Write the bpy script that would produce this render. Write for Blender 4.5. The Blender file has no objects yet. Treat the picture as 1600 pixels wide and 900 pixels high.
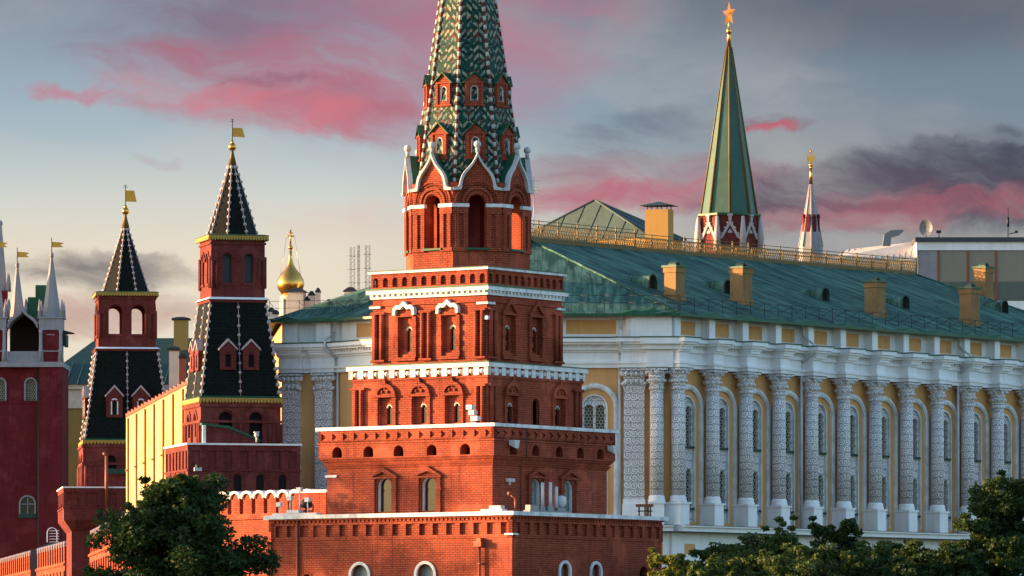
import bpy, math, random
import numpy as np
from mathutils import Vector, Matrix
R = math.radians
PI = math.pi
SC = bpy.context.scene
COL = SC.collection
random.seed(7)

# ------------------------------------------------------------------ camera
FPX, HOR = 9200.0, 1052.0          # focal length and horizon row, in pixels of a 1600 px wide picture
CAMZ = 1.7
cd = bpy.data.cameras.new('camera')
cam = bpy.data.objects.new('camera', cd)
COL.objects.link(cam)
cam.location = (0, 0, CAMZ)
cam.rotation_euler = (R(90), 0, 0)
cd.sensor_width = 36.0
cd.lens = FPX / 1600 * 36.0
cd.shift_y = (HOR - 450) / 1600
cd.clip_start = 1.0
cd.clip_end = 20000
SC.camera = cam

def at(x, y, Y):
    """world point at depth Y that lies on the line of sight through pixel x, y of the 1600x900 photograph"""
    return Vector(((x - 800) / FPX * Y, Y, CAMZ + (HOR - y) / FPX * Y))
def zz(y, Y):
    return CAMZ + (HOR - y) / FPX * Y

# ------------------------------------------------------------------ node helpers
class G:
    def __init__(s, nt):
        s.nt = nt
    def n(s, t, **kw):
        nd = s.nt.nodes.new(t)
        for k, v in kw.items():
            setattr(nd, k, v)
        return nd
    def setin(s, sock, v):
        if isinstance(v, bpy.types.NodeSocket):
            s.nt.links.new(v, sock)
        elif isinstance(v, (tuple, list)) and len(v) == 3 and sock.type == 'RGBA':
            sock.default_value = (*v, 1)
        else:
            sock.default_value = v
    def m(s, op, a, b=0.0, c=0.0, clamp=False):
        nd = s.n('ShaderNodeMath', operation=op, use_clamp=clamp)
        for i, v in enumerate((a, b, c)):
            s.setin(nd.inputs[i], v)
        return nd.outputs[0]
    def mix(s, f, a, b, blend='MIX'):
        nd = s.n('ShaderNodeMix', data_type='RGBA', blend_type=blend, clamp_factor=True)
        s.setin(nd.inputs[0], f); s.setin(nd.inputs[6], a); s.setin(nd.inputs[7], b)
        return nd.outputs[2]
    def step(s, x, a, b):
        nd = s.n('ShaderNodeMapRange', interpolation_type='SMOOTHSTEP')
        s.setin(nd.inputs[0], x); s.setin(nd.inputs[1], a); s.setin(nd.inputs[2], b)
        return nd.outputs[0]
    def noise(s, vec, scale, detail=4, rough=0.55, dist=0.0, out=0):
        nd = s.n('ShaderNodeTexNoise')
        if vec is not None: s.setin(nd.inputs['Vector'], vec)
        nd.inputs['Scale'].default_value = scale
        nd.inputs['Detail'].default_value = detail
        nd.inputs['Roughness'].default_value = rough
        nd.inputs['Distortion'].default_value = dist
        return nd.outputs[out]
    def xyz(s, x, y, z=0.0):
        nd = s.n('ShaderNodeCombineXYZ')
        for i, v in enumerate((x, y, z)): s.setin(nd.inputs[i], v)
        return nd.outputs[0]
    def sep(s, v):
        nd = s.n('ShaderNodeSeparateXYZ'); s.setin(nd.inputs[0], v)
        return nd.outputs
def lin(r, g, b):
    f = lambda c: (c / 12.92 if c <= .04045 else ((c + .055) / 1.055) ** 2.4)
    return (f(r / 255), f(g / 255), f(b / 255))

# ------------------------------------------------------------------ sky and sun
SUN_EL, SUN_AZ = 8.5, 276.0      # azimuth clockwise from +Y (the viewing direction): the sun stands to the left
EXPO = 1.68
SKY_STR = 0.148
CLOUD = 0.30                     # radiance of the dusk sky seen beyond the towers
w = bpy.data.worlds.new('World'); SC.world = w
w.use_nodes = True
nt = w.node_tree; nt.nodes.clear(); g = G(nt)
sky = g.n('ShaderNodeTexSky', sky_type='NISHITA')
sky.sun_disc = False
sky.sun_elevation = R(SUN_EL); sky.sun_rotation = R(SUN_AZ)
sky.air_density = 1.0; sky.dust_density = 1.6; sky.ozone_density = 2.0
tc = g.n('ShaderNodeTexCoord')
dx, dy, dz = g.sep(tc.outputs['Generated'])
yy = g.m('MAXIMUM', dy, 0.05)
A = g.m('MULTIPLY_ADD', g.m('DIVIDE', dx, yy), 9.2, 0.8)          # direction, across   (0 .. 1.6 over the picture)
B = g.m('MULTIPLY_ADD', g.m('DIVIDE', dz, yy), -9.2, 1.052)       # direction, downwards (0 .. 0.9)
AB = g.xyz(A, B)
wn = g.noise(AB, 5.0, 6, 0.6, out=1)
wx, wy, wz = g.sep(wn)
A2 = g.m('MULTIPLY_ADD', g.m('SUBTRACT', wx, 0.5), 0.16, A)
B2 = g.m('MULTIPLY_ADD', g.m('SUBTRACT', wy, 0.5), 0.10, B)
# streaky cloud texture
str1 = g.noise(g.xyz(g.m('MULTIPLY', A2, 4.0), g.m('MULTIPLY', g.m('MULTIPLY_ADD', A, -0.12, B2), 15.0)), 1.0, 8, 0.6, 0.4)
str2 = g.noise(g.xyz(g.m('MULTIPLY_ADD', A2, 9.0, 3.1), g.m('MULTIPLY', g.m('MULTIPLY_ADD', A, 0.10, B2), 26.0)), 1.0, 7, 0.62, 0.8)
str3 = g.noise(g.xyz(g.m('MULTIPLY_ADD', A2, 2.2, 9.7), g.m('MULTIPLY', B2, 5.0)), 1.0, 6, 0.55, 0.2)
# clear sky behind the clouds
c = g.mix(g.step(B, -0.05, 0.20), lin(136, 146, 162), lin(162, 184, 198))
c = g.mix(g.step(B, 0.16, 0.34), c, lin(212, 220, 214))
c = g.mix(g.step(B, 0.27, 0.42), c, lin(238, 226, 204))
right = g.step(A, 0.45, 1.35)
cr = g.mix(g.step(B, -0.1, 0.16), lin(88, 96, 113), lin(124, 141, 156))
cr = g.mix(g.step(B, 0.15, 0.42), cr, lin(156, 158, 160))
c = g.mix(right, c, cr)
c = g.mix(g.m('MULTIPLY', g.step(str3, 0.40, 0.72), 0.30), c, lin(216, 204, 194))
def blob(ca, cb, ra, rb, tilt=0.0, a=A2, b=B2, soft=(1.0, 0.1)):
    u = g.m('SUBTRACT', a, ca); v = g.m('SUBTRACT', b, cb)
    v = g.m('MULTIPLY_ADD', u, -tilt, v)
    d = g.m('SQRT', g.m('ADD', g.m('POWER', g.m('DIVIDE', u, ra), 2.0), g.m('POWER', g.m('DIVIDE', v, rb), 2.0)))
    return g.step(d, soft[0], soft[1])
def cloud(mask, tex, lo, hi, col, amt):
    global c
    f = g.step(g.m('ADD', tex, g.m('MULTIPLY', g.m('SUBTRACT', mask, 1.0), 0.34)), lo - 0.17, hi + 0.15)
    f = g.m('MULTIPLY', f, g.step(mask, 0.0, 0.35))
    c = g.mix(g.m('MULTIPLY', f, amt), c, col)
PINK, ROSE, MAUVE, SLATE = lin(212, 108, 124), lin(184, 112, 130), lin(134, 112, 134), lin(74, 74, 92)
cloud(blob(0.42, 0.03, 0.48, 0.13, -0.10), str1, 0.24, 0.55, MAUVE, 0.85)           # mauve veil along the top
cloud(blob(0.70, 0.05, 0.42, 0.24, -0.15, soft=(1.0, 0.0)), str1, 0.14, 0.60, lin(182, 122, 144), 0.85)
cloud(blob(0.44, 0.135, 0.42, 0.100, 0.10), str1, 0.20, 0.50, ROSE, 0.92)           # the pink bank
cloud(blob(0.42, 0.166, 0.36, 0.046, 0.13), str2, 0.26, 0.60, lin(216, 124, 134), 0.85)
cloud(blob(0.14, 0.150, 0.17, 0.018, 0.10), str2, 0.30, 0.55, lin(205, 120, 134), 0.8)
cloud(blob(0.40, 0.125, 0.26, 0.030, 0.10), str2, 0.46, 0.62, lin(138, 92, 116), 0.7)
cloud(blob(0.23, 0.245, 0.10, 0.020, 0.20), str2, 0.40, 0.60, lin(186, 166, 172), 0.6)
cloud(blob(0.56, 0.33, 0.20, 0.06, 0.0), str1, 0.40, 0.62, lin(232, 186, 178), 0.75)
cloud(blob(0.16, 0.43, 0.30, 0.050, 0.10), str1, 0.30, 0.52, lin(112, 108, 112), 0.9)  # grey bank low on the left
cloud(blob(0.16, 0.50, 0.30, 0.050, 0.0), str1, 0.25, 0.50, lin(190, 150, 142), 0.8)
cloud(blob(1.02, 0.285, 0.42, 0.070, 0.0), str1, 0.28, 0.55, lin(160, 106, 122), 0.8)  # pink low on the right
cloud(blob(0.96, 0.31, 0.34, 0.050, -0.05), str2, 0.26, 0.55, lin(192, 108, 124), 0.82)
cloud(blob(1.00, 0.20, 0.24, 0.060, -0.10), str1, 0.40, 0.62, lin(108, 112, 128), 0.8)
cloud(blob(1.55, 0.285, 0.58, 0.105, -0.10), str1, 0.20, 0.46, SLATE, 0.97)          # dark bank
cloud(blob(1.42, 0.328, 0.40, 0.045, -0.07), str2, 0.20, 0.56, lin(178, 102, 116), 0.8)
cloud(blob(1.30, 0.30, 0.50, 0.06, -0.05), str1, 0.42, 0.66, lin(112, 92, 108), 0.6)
cloud(blob(1.19, 0.203, 0.13, 0.022, 0.0), str2, 0.34, 0.56, lin(132, 92, 112), 0.8)
cloud(blob(1.20, 0.208, 0.07, 0.013, -0.05), str2, 0.30, 0.52, lin(210, 92, 108), 0.95)
cloud(blob(1.56, 0.205, 0.10, 0.020, 0.0), str2, 0.36, 0.58, lin(84, 88, 104), 0.8)
cloud(blob(1.45, 0.02, 0.55, 0.13, 0.05), str3, 0.30, 0.62, lin(84, 88, 104), 0.7)
dusk = g.mix(1.0, c, (CLOUD, CLOUD, CLOUD), 'MULTIPLY')
front = g.m('MULTIPLY', g.step(g.m('DIVIDE', g.m('ABSOLUTE', dx), yy), 0.9, 0.45), g.step(dz, 0.62, 0.34))
front = g.m('MULTIPLY', front, g.step(dy, 0.05, 0.2))
bg1 = g.n('ShaderNodeBackground'); g.setin(bg1.inputs[0], sky.outputs[0]); bg1.inputs[1].default_value = SKY_STR
bg2 = g.n('ShaderNodeBackground'); g.setin(bg2.inputs[0], dusk); bg2.inputs[1].default_value = 1.0
ms = g.n('ShaderNodeMixShader'); g.setin(ms.inputs[0], front)
nt.links.new(bg1.outputs[0], ms.inputs[1]); nt.links.new(bg2.outputs[0], ms.inputs[2])
wo = g.n('ShaderNodeOutputWorld'); nt.links.new(ms.outputs[0], wo.inputs[0])
w.cycles.sampling_method = 'MANUAL'; w.cycles.sample_map_resolution = 512

sl = bpy.data.lights.new('sun', 'SUN'); sl.energy = 5.0; sl.angle = R(0.6); sl.color = (1.0, 0.58, 0.27)
so = bpy.data.objects.new('sun', sl); COL.objects.link(so)
az, el = R(SUN_AZ), R(SUN_EL)
SUNV = Vector((math.sin(az) * math.cos(el), math.cos(az) * math.cos(el), math.sin(el)))
so.rotation_euler = SUNV.to_track_quat('Z', 'Y').to_euler()
so.location = (-200, 0, 120)

vs = SC.view_settings
SC.display_settings.display_device = 'sRGB'
vs.view_transform = 'Standard'; vs.look = 'None'; vs.exposure = EXPO; vs.gamma = 1.0; vs.use_curve_mapping = False
SC.render.engine = 'CYCLES'
SC.cycles.max_bounces = 5; SC.cycles.diffuse_bounces = 3; SC.cycles.glossy_bounces = 2
SC.cycles.transmission_bounces = 2; SC.cycles.transparent_max_bounces = 4
SC.cycles.use_denoising = True
SC.cycles.sample_clamp_indirect = 6.0

# ------------------------------------------------------------------ materials
MATS = {}
def newmat(name):
    m = bpy.data.materials.new(name); m.use_nodes = True
    m.node_tree.nodes.clear()
    gg = G(m.node_tree)
    b = gg.n('ShaderNodeBsdfPrincipled'); o = gg.n('ShaderNodeOutputMaterial')
    m.node_tree.links.new(b.outputs[0], o.inputs[0])
    MATS[name] = m
    return m, gg, b
def bump(gg, b, h, strength=0.5, dist=0.05):
    bn = gg.n('ShaderNodeBump'); bn.inputs['Strength'].default_value = strength; bn.inputs['Distance'].default_value = dist
    gg.setin(bn.inputs['Height'], h); gg.nt.links.new(bn.outputs[0], b.inputs['Normal'])
def objco(gg):
    return gg.n('ShaderNodeTexCoord').outputs['Object']
def uvco(gg):
    return gg.n('ShaderNodeTexCoord').outputs['UV']
def weather(gg, col, amt=0.25, scale=0.6):
    """uneven age: broad patches and vertical runs"""
    o = objco(gg)
    n1 = gg.noise(o, scale, 5, 0.6)
    x, y, z = gg.sep(o)
    n2 = gg.noise(gg.xyz(gg.m('MULTIPLY', x, 2.2), gg.m('MULTIPLY', y, 2.2), gg.m('MULTIPLY', z, 0.25)), 1.0, 4, 0.6)
    k = gg.m('MULTIPLY', gg.m('ADD', gg.step(n1, 0.35, 0.7), gg.step(n2, 0.45, 0.72)), amt * 0.5)
    return gg.mix(k, col, (0.0, 0.0, 0.0)) if amt > 0 else col
def plain(name, col, rough=0.7, metal=0.0, var=0.25, scale=0.6, bmp=0.0, bscale=8.0, spec=0.3):
    m, gg, b = newmat(name)
    cc = weather(gg, gg.mix(0.0, col, col), var, scale) if var else None
    if cc is not None: gg.setin(b.inputs['Base Color'], cc)
    else: b.inputs['Base Color'].default_value = (*col, 1)
    b.inputs['Roughness'].default_value = rough; b.inputs['Metallic'].default_value = metal
    b.inputs['Specular IOR Level'].default_value = spec
    if bmp: bump(gg, b, gg.noise(objco(gg), bscale, 5), bmp, 0.05)
    return m
def brick(name, c1, c2, mortar, course=0.13, length=0.36, var=0.3):
    m, gg, b = newmat(name)
    bt = gg.n('ShaderNodeTexBrick'); gg.setin(bt.inputs['Vector'], uvco(gg))
    gg.setin(bt.inputs['Color1'], c1); gg.setin(bt.inputs['Color2'], c2); gg.setin(bt.inputs['Mortar'], mortar)
    bt.inputs['Scale'].default_value = 1.0; bt.inputs['Brick Width'].default_value = length
    bt.inputs['Row Height'].default_value = course; bt.inputs['Mortar Size'].default_value = 0.018
    bt.inputs['Mortar Smooth'].default_value = 0.3; bt.inputs['Bias'].default_value = -0.1
    n = gg.noise(objco(gg), 3.0, 3, 0.7)
    cc = gg.mix(gg.m('MULTIPLY', gg.step(n, 0.5, 0.75), 0.35), bt.outputs[0], tuple(x * 0.6 for x in c1))
    pt = gg.noise(objco(gg), 0.45, 3, 0.5)      # relaid and faded patches
    cc = gg.mix(gg.m('MULTIPLY', gg.step(pt, 0.55, 0.62), 0.40), cc, tuple(min(1, x * 1.35 + .02) for x in c1))
    ox, oy, oz = gg.sep(objco(gg))               # rain runs and soot, long and thin down the wall
    rn = gg.noise(gg.xyz(gg.m('MULTIPLY', ox, 3.5), gg.m('MULTIPLY', oy, 3.5), gg.m('MULTIPLY', oz, 0.35)), 1.0, 5, 0.65)
    cc = gg.mix(gg.m('MULTIPLY', gg.step(rn, 0.56, 0.70), 0.55), cc, tuple(x * 0.35 for x in c2))
    gg.setin(b.inputs['Base Color'], weather(gg, cc, var, 0.35))
    b.inputs['Roughness'].default_value = 0.85; b.inputs['Specular IOR Level'].default_value = 0.15
    bump(gg, b, gg.m('SUBTRACT', 1.0, bt.outputs[1]), 0.6, 0.02)
    return m
RED = brick('red_brick', (0.43, 0.088, 0.041), (0.33, 0.061, 0.031), (0.12, 0.034, 0.027), var=0.42)
RED2 = brick('dark_red_brick', (0.20, 0.042, 0.035), (0.155, 0.032, 0.028), (0.10, 0.024, 0.022))
RIBW = plain('worn_white_rib', (0.50, 0.46, 0.42), 0.75, var=0.35, scale=2)
REDP = brick('red_limewash', (0.16, 0.017, 0.021), (0.145, 0.015, 0.019), (0.11, 0.013, 0.017), 0.26, 0.7, var=0.4)
WHITE = plain('white_limewash', (0.82, 0.82, 0.82), 0.75, var=0.5, scale=1.3, bmp=0.15, bscale=5)
STONE = plain('white_stone', (0.90, 0.89, 0.90), 0.8, var=0.18, scale=0.5, bmp=0.2, bscale=4)
CHIMY = plain('ochre_chimney_plaster', (0.30, 0.165, 0.065), 0.85, var=0.35, scale=1.5)
OCHRE = plain('ochre_plaster', (0.76, 0.39, 0.15), 0.85, var=0.22, scale=0.5)
YELLOW = plain('yellow_plaster', (0.42, 0.245, 0.07), 0.8, var=0.15, scale=0.2)
OLIVE = plain('dull_yellow_plaster', (0.30, 0.20, 0.06), 0.85, var=0.2)
GREENP = plain('green_painted_metal', (0.018, 0.10, 0.048), 0.45, var=0.3, scale=1.5)
DARKG = plain('dark_green_metal', (0.016, 0.055, 0.045), 0.5, var=0.3)
GLASS = plain('dark_window_glass', (0.010, 0.011, 0.014), 0.12, var=0.0, spec=0.5)
PALEGL = plain('pale_window_board', (0.20, 0.25, 0.25), 0.4, var=0.3, scale=1.5)
DARK = plain('dark_interior', (0.012, 0.008, 0.008), 0.9, var=0.0)
BLACKM = plain('black_metal', (0.02, 0.02, 0.022), 0.5, var=0.0)
GREYM = plain('grey_metal', (0.22, 0.22, 0.23), 0.45, metal=0.4, var=0.2, scale=2)
PIPEW = plain('white_painted_pipe', (0.62, 0.62, 0.63), 0.5, var=0.3, scale=1.5)
PIPEC = plain('copper_pipe', (0.30, 0.09, 0.05), 0.5, metal=0.3, var=0.2)
GOLD = plain('gilded_metal', (0.80, 0.40, 0.09), 0.26, metal=1.0, var=0.12, scale=2)
FLAGG = plain('gilded_flag', (0.72, 0.37, 0.05), 0.5, metal=0.2, var=0.15)
TRIM = plain('greyed_white_trim', (0.58, 0.56, 0.57), 0.75, var=0.35, scale=1.2)
GOLDP = plain('gold_paint', (0.42, 0.27, 0.055), 0.5, metal=0.1, var=0.1)
STARG = plain('gilt_ruby_star', (0.42, 0.17, 0.035), 0.35, metal=0.5, var=0.1)
OLDGOLD = plain('old_yellow_iron', (0.155, 0.098, 0.025), 0.55, var=0.3, scale=1.2)
BLUEG = plain('blue_grey_roof', (0.075, 0.115, 0.18), 0.5, var=0.3)
CREAM = plain('cream_plaster', (0.62, 0.56, 0.47), 0.8, var=0.25)
BARK = plain('bark', (0.06, 0.045, 0.032), 0.9, var=0.3, scale=3)
BEIGE = plain('beige_blind', (0.27, 0.235, 0.18), 0.5, var=0.15)
ROOFGREY = plain('dark_roof_felt', (0.06, 0.065, 0.075), 0.6, var=0.2)
PINKW = plain('pinkish_white_stone', (0.48, 0.38, 0.38), 0.8, var=0.2)
SLATEW = plain('pale_lilac_stone', (0.30, 0.285, 0.31), 0.75, var=0.25)

def tile_mats():
    # green spire tiles with pale chevrons
    m, gg, b = newmat('chevron_tiles')
    u, v, _ = gg.sep(uvco(gg))
    col = gg.m('FLOOR', gg.m('DIVIDE', u, 0.36)); par = gg.m('ABSOLUTE', gg.m('MODULO', col, 2.0))
    row = gg.m('FLOOR', gg.m('DIVIDE', v, 2.1)); flip = gg.m('ABSOLUTE', gg.m('MODULO', row, 2.0))
    w2 = gg.n('ShaderNodeTexWhiteNoise', noise_dimensions='3D')
    gg.setin(w2.inputs[0], gg.xyz(col, gg.m('FLOOR', gg.m('DIVIDE', v, 0.7)), 3.0))
    sx_ = gg.m('ABSOLUTE', gg.m('SUBTRACT', gg.m('ABSOLUTE', gg.m('SUBTRACT', par, flip)), gg.m('GREATER_THAN', w2.outputs[0], 0.68)))
    s = gg.m('SUBTRACT', gg.m('MULTIPLY', sx_, 2.0), 1.0)
    fu = gg.m('FRACT', gg.m('DIVIDE', u, 0.36))
    a = gg.m('MULTIPLY_ADD', s, gg.m('MULTIPLY', gg.m('SUBTRACT', fu, 0.5), 0.36), v)
    wh = gg.n('ShaderNodeTexWhiteNoise', noise_dimensions='3D')
    gg.setin(wh.inputs[0], gg.xyz(gg.m('FLOOR', gg.m('DIVIDE', u, 0.18)), gg.m('FLOOR', gg.m('DIVIDE', v, 0.2))))
    dash = gg.m('MULTIPLY', gg.m('LESS_THAN', gg.m('FRACT', gg.m('DIVIDE', a, 0.50)), 0.46), gg.m('LESS_THAN', gg.m('ABSOLUTE', gg.m('SUBTRACT', fu, 0.5)), 0.42))
    dash = gg.m('MULTIPLY', dash, gg.m('GREATER_THAN', wh.outputs[0], 0.22))
    base = gg.mix(gg.m('GREATER_THAN', wh.outputs[0], 0.86), (0.006, 0.034, 0.027), (0.12, 0.036, 0.02))
    base = gg.mix(gg.m('LESS_THAN', wh.outputs[0], 0.3), base, (0.014, 0.062, 0.048))
    pale = gg.mix(gg.m('GREATER_THAN', wh.outputs[0], 0.6), (0.31, 0.30, 0.21), (0.15, 0.19, 0.165))
    gg.setin(b.inputs['Base Color'], weather(gg, gg.mix(dash, base, pale), 0.25, 0.8))
    b.inputs['Roughness'].default_value = 0.6; b.inputs['Specular IOR Level'].default_value = 0.1
    bump(gg, b, dash, 0.5, 0.03)
    # black glazed tiles in courses
    m2, gg, b = newmat('black_tiles')
    bt = gg.n('ShaderNodeTexBrick'); gg.setin(bt.inputs['Vector'], uvco(gg))
    gg.setin(bt.inputs['Color1'], (0.003, 0.006, 0.0055)); gg.setin(bt.inputs['Color2'], (0.007, 0.011, 0.010)); gg.setin(bt.inputs['Mortar'], (0.016, 0.015, 0.013))
    bt.inputs['Scale'].default_value = 1; bt.inputs['Brick Width'].default_value = 0.3; bt.inputs['Row Height'].default_value = 0.26; bt.inputs['Mortar Size'].default_value = 0.02
    gg.setin(b.inputs['Base Color'], bt.outputs[0])
    b.inputs['Roughness'].default_value = 0.5; b.inputs['Specular IOR Level'].default_value = 0.05
    bump(gg, b, gg.m('SUBTRACT', 1.0, bt.outputs[1]), 0.8, 0.04)
    # sheet copper roof, standing seams across the slope (uv: u along the eaves, v up the slope)
    m3, gg, b = newmat('green_copper_roof')
    u, v, _ = gg.sep(uvco(gg))
    seam = gg.m('LESS_THAN', gg.m('FRACT', gg.m('DIVIDE', u, 0.62)), 0.10)
    cell = gg.n('ShaderNodeTexWhiteNoise', noise_dimensions='3D')
    gg.setin(cell.inputs[0], gg.xyz(gg.m('FLOOR', gg.m('DIVIDE', u, 0.62)), gg.m('FLOOR', gg.m('DIVIDE', gg.m('ADD', v, gg.m('MULTIPLY', gg.m('FLOOR', gg.m('DIVIDE', u, 0.62)), 0.7)), 1.6))))
    n = gg.noise(gg.xyz(gg.m('MULTIPLY', u, 1.0), gg.m('MULTIPLY', v, 0.14)), 1.0, 6, 0.7, 0.5)
    n2 = gg.noise(gg.xyz(gg.m('MULTIPLY', u, 0.9), gg.m('MULTIPLY', v, 0.32)), 1.0, 6, 0.72, 1.0)
    cc = gg.mix(gg.step(n, 0.40, 0.60), (0.026, 0.080, 0.060), (0.100, 0.205, 0.155))
    cc = gg.mix(gg.m('MULTIPLY', gg.m('POWER', cell.outputs[0], 2.0), 0.6), cc, (0.018, 0.055, 0.046))
    cc = gg.mix(gg.m('MULTIPLY', gg.step(n2, 0.54, 0.62), 0.75), cc, (0.016, 0.030, 0.030))
    cc = gg.mix(gg.m('MULTIPLY', seam, 0.7), cc, (0.018, 0.055, 0.050))
    gg.setin(b.inputs['Base Color'], cc)
    b.inputs['Roughness'].default_value = 0.7; b.inputs['Specular IOR Level'].default_value = 0.12
    bump(gg, b, gg.m('ADD', seam, gg.m('MULTIPLY', n2, 0.5)), 0.6, 0.06)
    # carved white stone: foliage relief
    m4, gg, b = newmat('carved_white_stone')
    u, v, _ = gg.sep(uvco(gg))
    cw, ch = 0.52, 0.56
    row = gg.m('FLOOR', gg.m('DIVIDE', v, ch)); us = gg.m('ADD', gg.m('DIVIDE', u, cw), 0.5); ci = gg.m('FLOOR', us)
    wn_ = gg.n('ShaderNodeTexWhiteNoise', noise_dimensions='3D'); gg.setin(wn_.inputs[0], gg.xyz(ci, row))
    rnd = wn_.outputs[0]; rx, ry, rz_ = gg.sep(wn_.outputs[1])
    lu_ = gg.m('MULTIPLY', gg.m('SUBTRACT', gg.m('FRACT', us), gg.m('MULTIPLY_ADD', rx, 0.24, 0.38)), cw)
    lv_ = gg.m('MULTIPLY', gg.m('SUBTRACT', gg.m('FRACT', gg.m('DIVIDE', v, ch)), gg.m('MULTIPLY_ADD', ry, 0.24, 0.38)), ch)
    rr = gg.m('SQRT', gg.m('ADD', gg.m('MULTIPLY', lu_, lu_), gg.m('MULTIPLY', lv_, lv_)))
    sg = gg.m('SUBTRACT', gg.m('MULTIPLY', gg.m('GREATER_THAN', rnd, 0.5), 2.0), 1.0)
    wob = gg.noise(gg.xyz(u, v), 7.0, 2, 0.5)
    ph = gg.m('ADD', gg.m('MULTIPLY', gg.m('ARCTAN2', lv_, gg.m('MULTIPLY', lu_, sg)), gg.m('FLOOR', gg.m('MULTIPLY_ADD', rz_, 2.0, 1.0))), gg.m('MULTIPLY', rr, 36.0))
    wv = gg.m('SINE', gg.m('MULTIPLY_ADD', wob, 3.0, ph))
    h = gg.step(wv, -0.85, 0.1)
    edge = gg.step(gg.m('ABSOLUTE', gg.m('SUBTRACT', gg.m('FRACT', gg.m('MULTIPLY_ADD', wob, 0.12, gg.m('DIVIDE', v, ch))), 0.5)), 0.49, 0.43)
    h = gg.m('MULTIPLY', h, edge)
    groove_shade = gg.m('SUBTRACT', 1.0, h)  # shade of the carved grooves, painted into the stone colour
    gg.setin(b.inputs['Base Color'], weather(gg, gg.mix(gg.m('MULTIPLY', groove_shade, 0.74), (0.92, 0.87, 0.87), (0.20, 0.18, 0.17)), 0.2, 0.5))
    b.inputs['Roughness'].default_value = 0.85
    bump(gg, b, h, 0.7, 0.06)
    # window lattice: pale bars over dark glass
    m5, gg, b = newmat('lattice_window')
    u, v, _ = gg.sep(uvco(gg))
    p = 0.27
    rowi = gg.m('FLOOR', gg.m('DIVIDE', v, p * 0.86))
    uu = gg.m('FRACT', gg.m('ADD', gg.m('DIVIDE', u, p), gg.m('MULTIPLY', rowi, 0.5)))
    vv = gg.m('FRACT', gg.m('DIVIDE', v, p * 0.86))
    d = gg.m('SQRT', gg.m('ADD', gg.m('POWER', gg.m('SUBTRACT', uu, 0.5), 2.0), gg.m('POWER', gg.m('MULTIPLY', gg.m('SUBTRACT', vv, 0.5), 0.9), 2.0)))
    bar = gg.m('GREATER_THAN', d, 0.42)
    gg.setin(b.inputs['Base Color'], gg.mix(bar, (0.02, 0.022, 0.024), (0.42, 0.37, 0.27)))
    gg.setin(b.inputs['Roughness'], gg.m('MULTIPLY_ADD', bar, 0.5, 0.2))
    bump(gg, b, bar, 0.8, 0.04)
    # sheeted scaffold wall
    m6, gg, b = newmat('yellow_sheeting')
    o = objco(gg); x, y, z = gg.sep(uvco(gg))
    fold = gg.noise(gg.xyz(gg.m('MULTIPLY', x, 1.1), gg.m('MULTIPLY', y, 0.10)), 1.0, 5, 0.6)
    n = gg.noise(o, 0.3, 5, 0.6)
    cc = gg.mix(gg.step(n, 0.42, 0.62), (0.40, 0.255, 0.075), (0.47, 0.36, 0.18))
    seamv = gg.m('LESS_THAN', gg.m('FRACT', gg.m('DIVIDE', x, 9.5)), 0.03)
    cc = gg.mix(gg.m('MULTIPLY', seamv, 0.5), cc, (0.35, 0.16, 0.05))
    gg.setin(b.inputs['Base Color'], cc); b.inputs['Roughness'].default_value = 0.55
    bump(gg, b, fold, 0.6, 0.4)
    return m, m2, m3, m4, m5, m6
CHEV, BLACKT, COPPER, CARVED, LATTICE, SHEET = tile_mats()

def leaf_mat(name, c1, c2):
    m, gg, b = newmat(name)
    n = gg.noise(objco(gg), 0.8, 4, 0.6)
    gi = gg.n('ShaderNodeNewGeometry').outputs['Random Per Island']
    cc = gg.mix(gg.step(n, 0.35, 0.65), c1, c2)
    cc = gg.mix(gg.m('MULTIPLY', gi, 0.5), cc, tuple(x * 1.7 for x in c2))
    gg.setin(b.inputs['Base Color'], cc); b.inputs['Roughness'].default_value = 0.6; b.inputs['Specular IOR Level'].default_value = 0.25
    tr = gg.n('ShaderNodeBsdfTranslucent'); gg.setin(tr.inputs[0], gg.mix(1.0, cc, (1.3, 1.4, 0.5), 'MULTIPLY'))
    mx = gg.n('ShaderNodeMixShader'); mx.inputs[0].default_value = 0.3
    gg.nt.links.new(b.outputs[0], mx.inputs[1]); gg.nt.links.new(tr.outputs[0], mx.inputs[2])
    out = [x for x in gg.nt.nodes if x.type == 'OUTPUT_MATERIAL'][0]
    gg.nt.links.new(mx.outputs[0], out.inputs[0])
    return m
LEAFD = leaf_mat('dark_leaves', (0.017, 0.038, 0.012), (0.032, 0.058, 0.016))
LEAFM = leaf_mat('mid_green_leaves', (0.040, 0.068, 0.020), (0.066, 0.092, 0.026))
LEAFY = leaf_mat('yellow_green_leaves', (0.085, 0.105, 0.022), (0.12, 0.13, 0.028))

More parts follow.
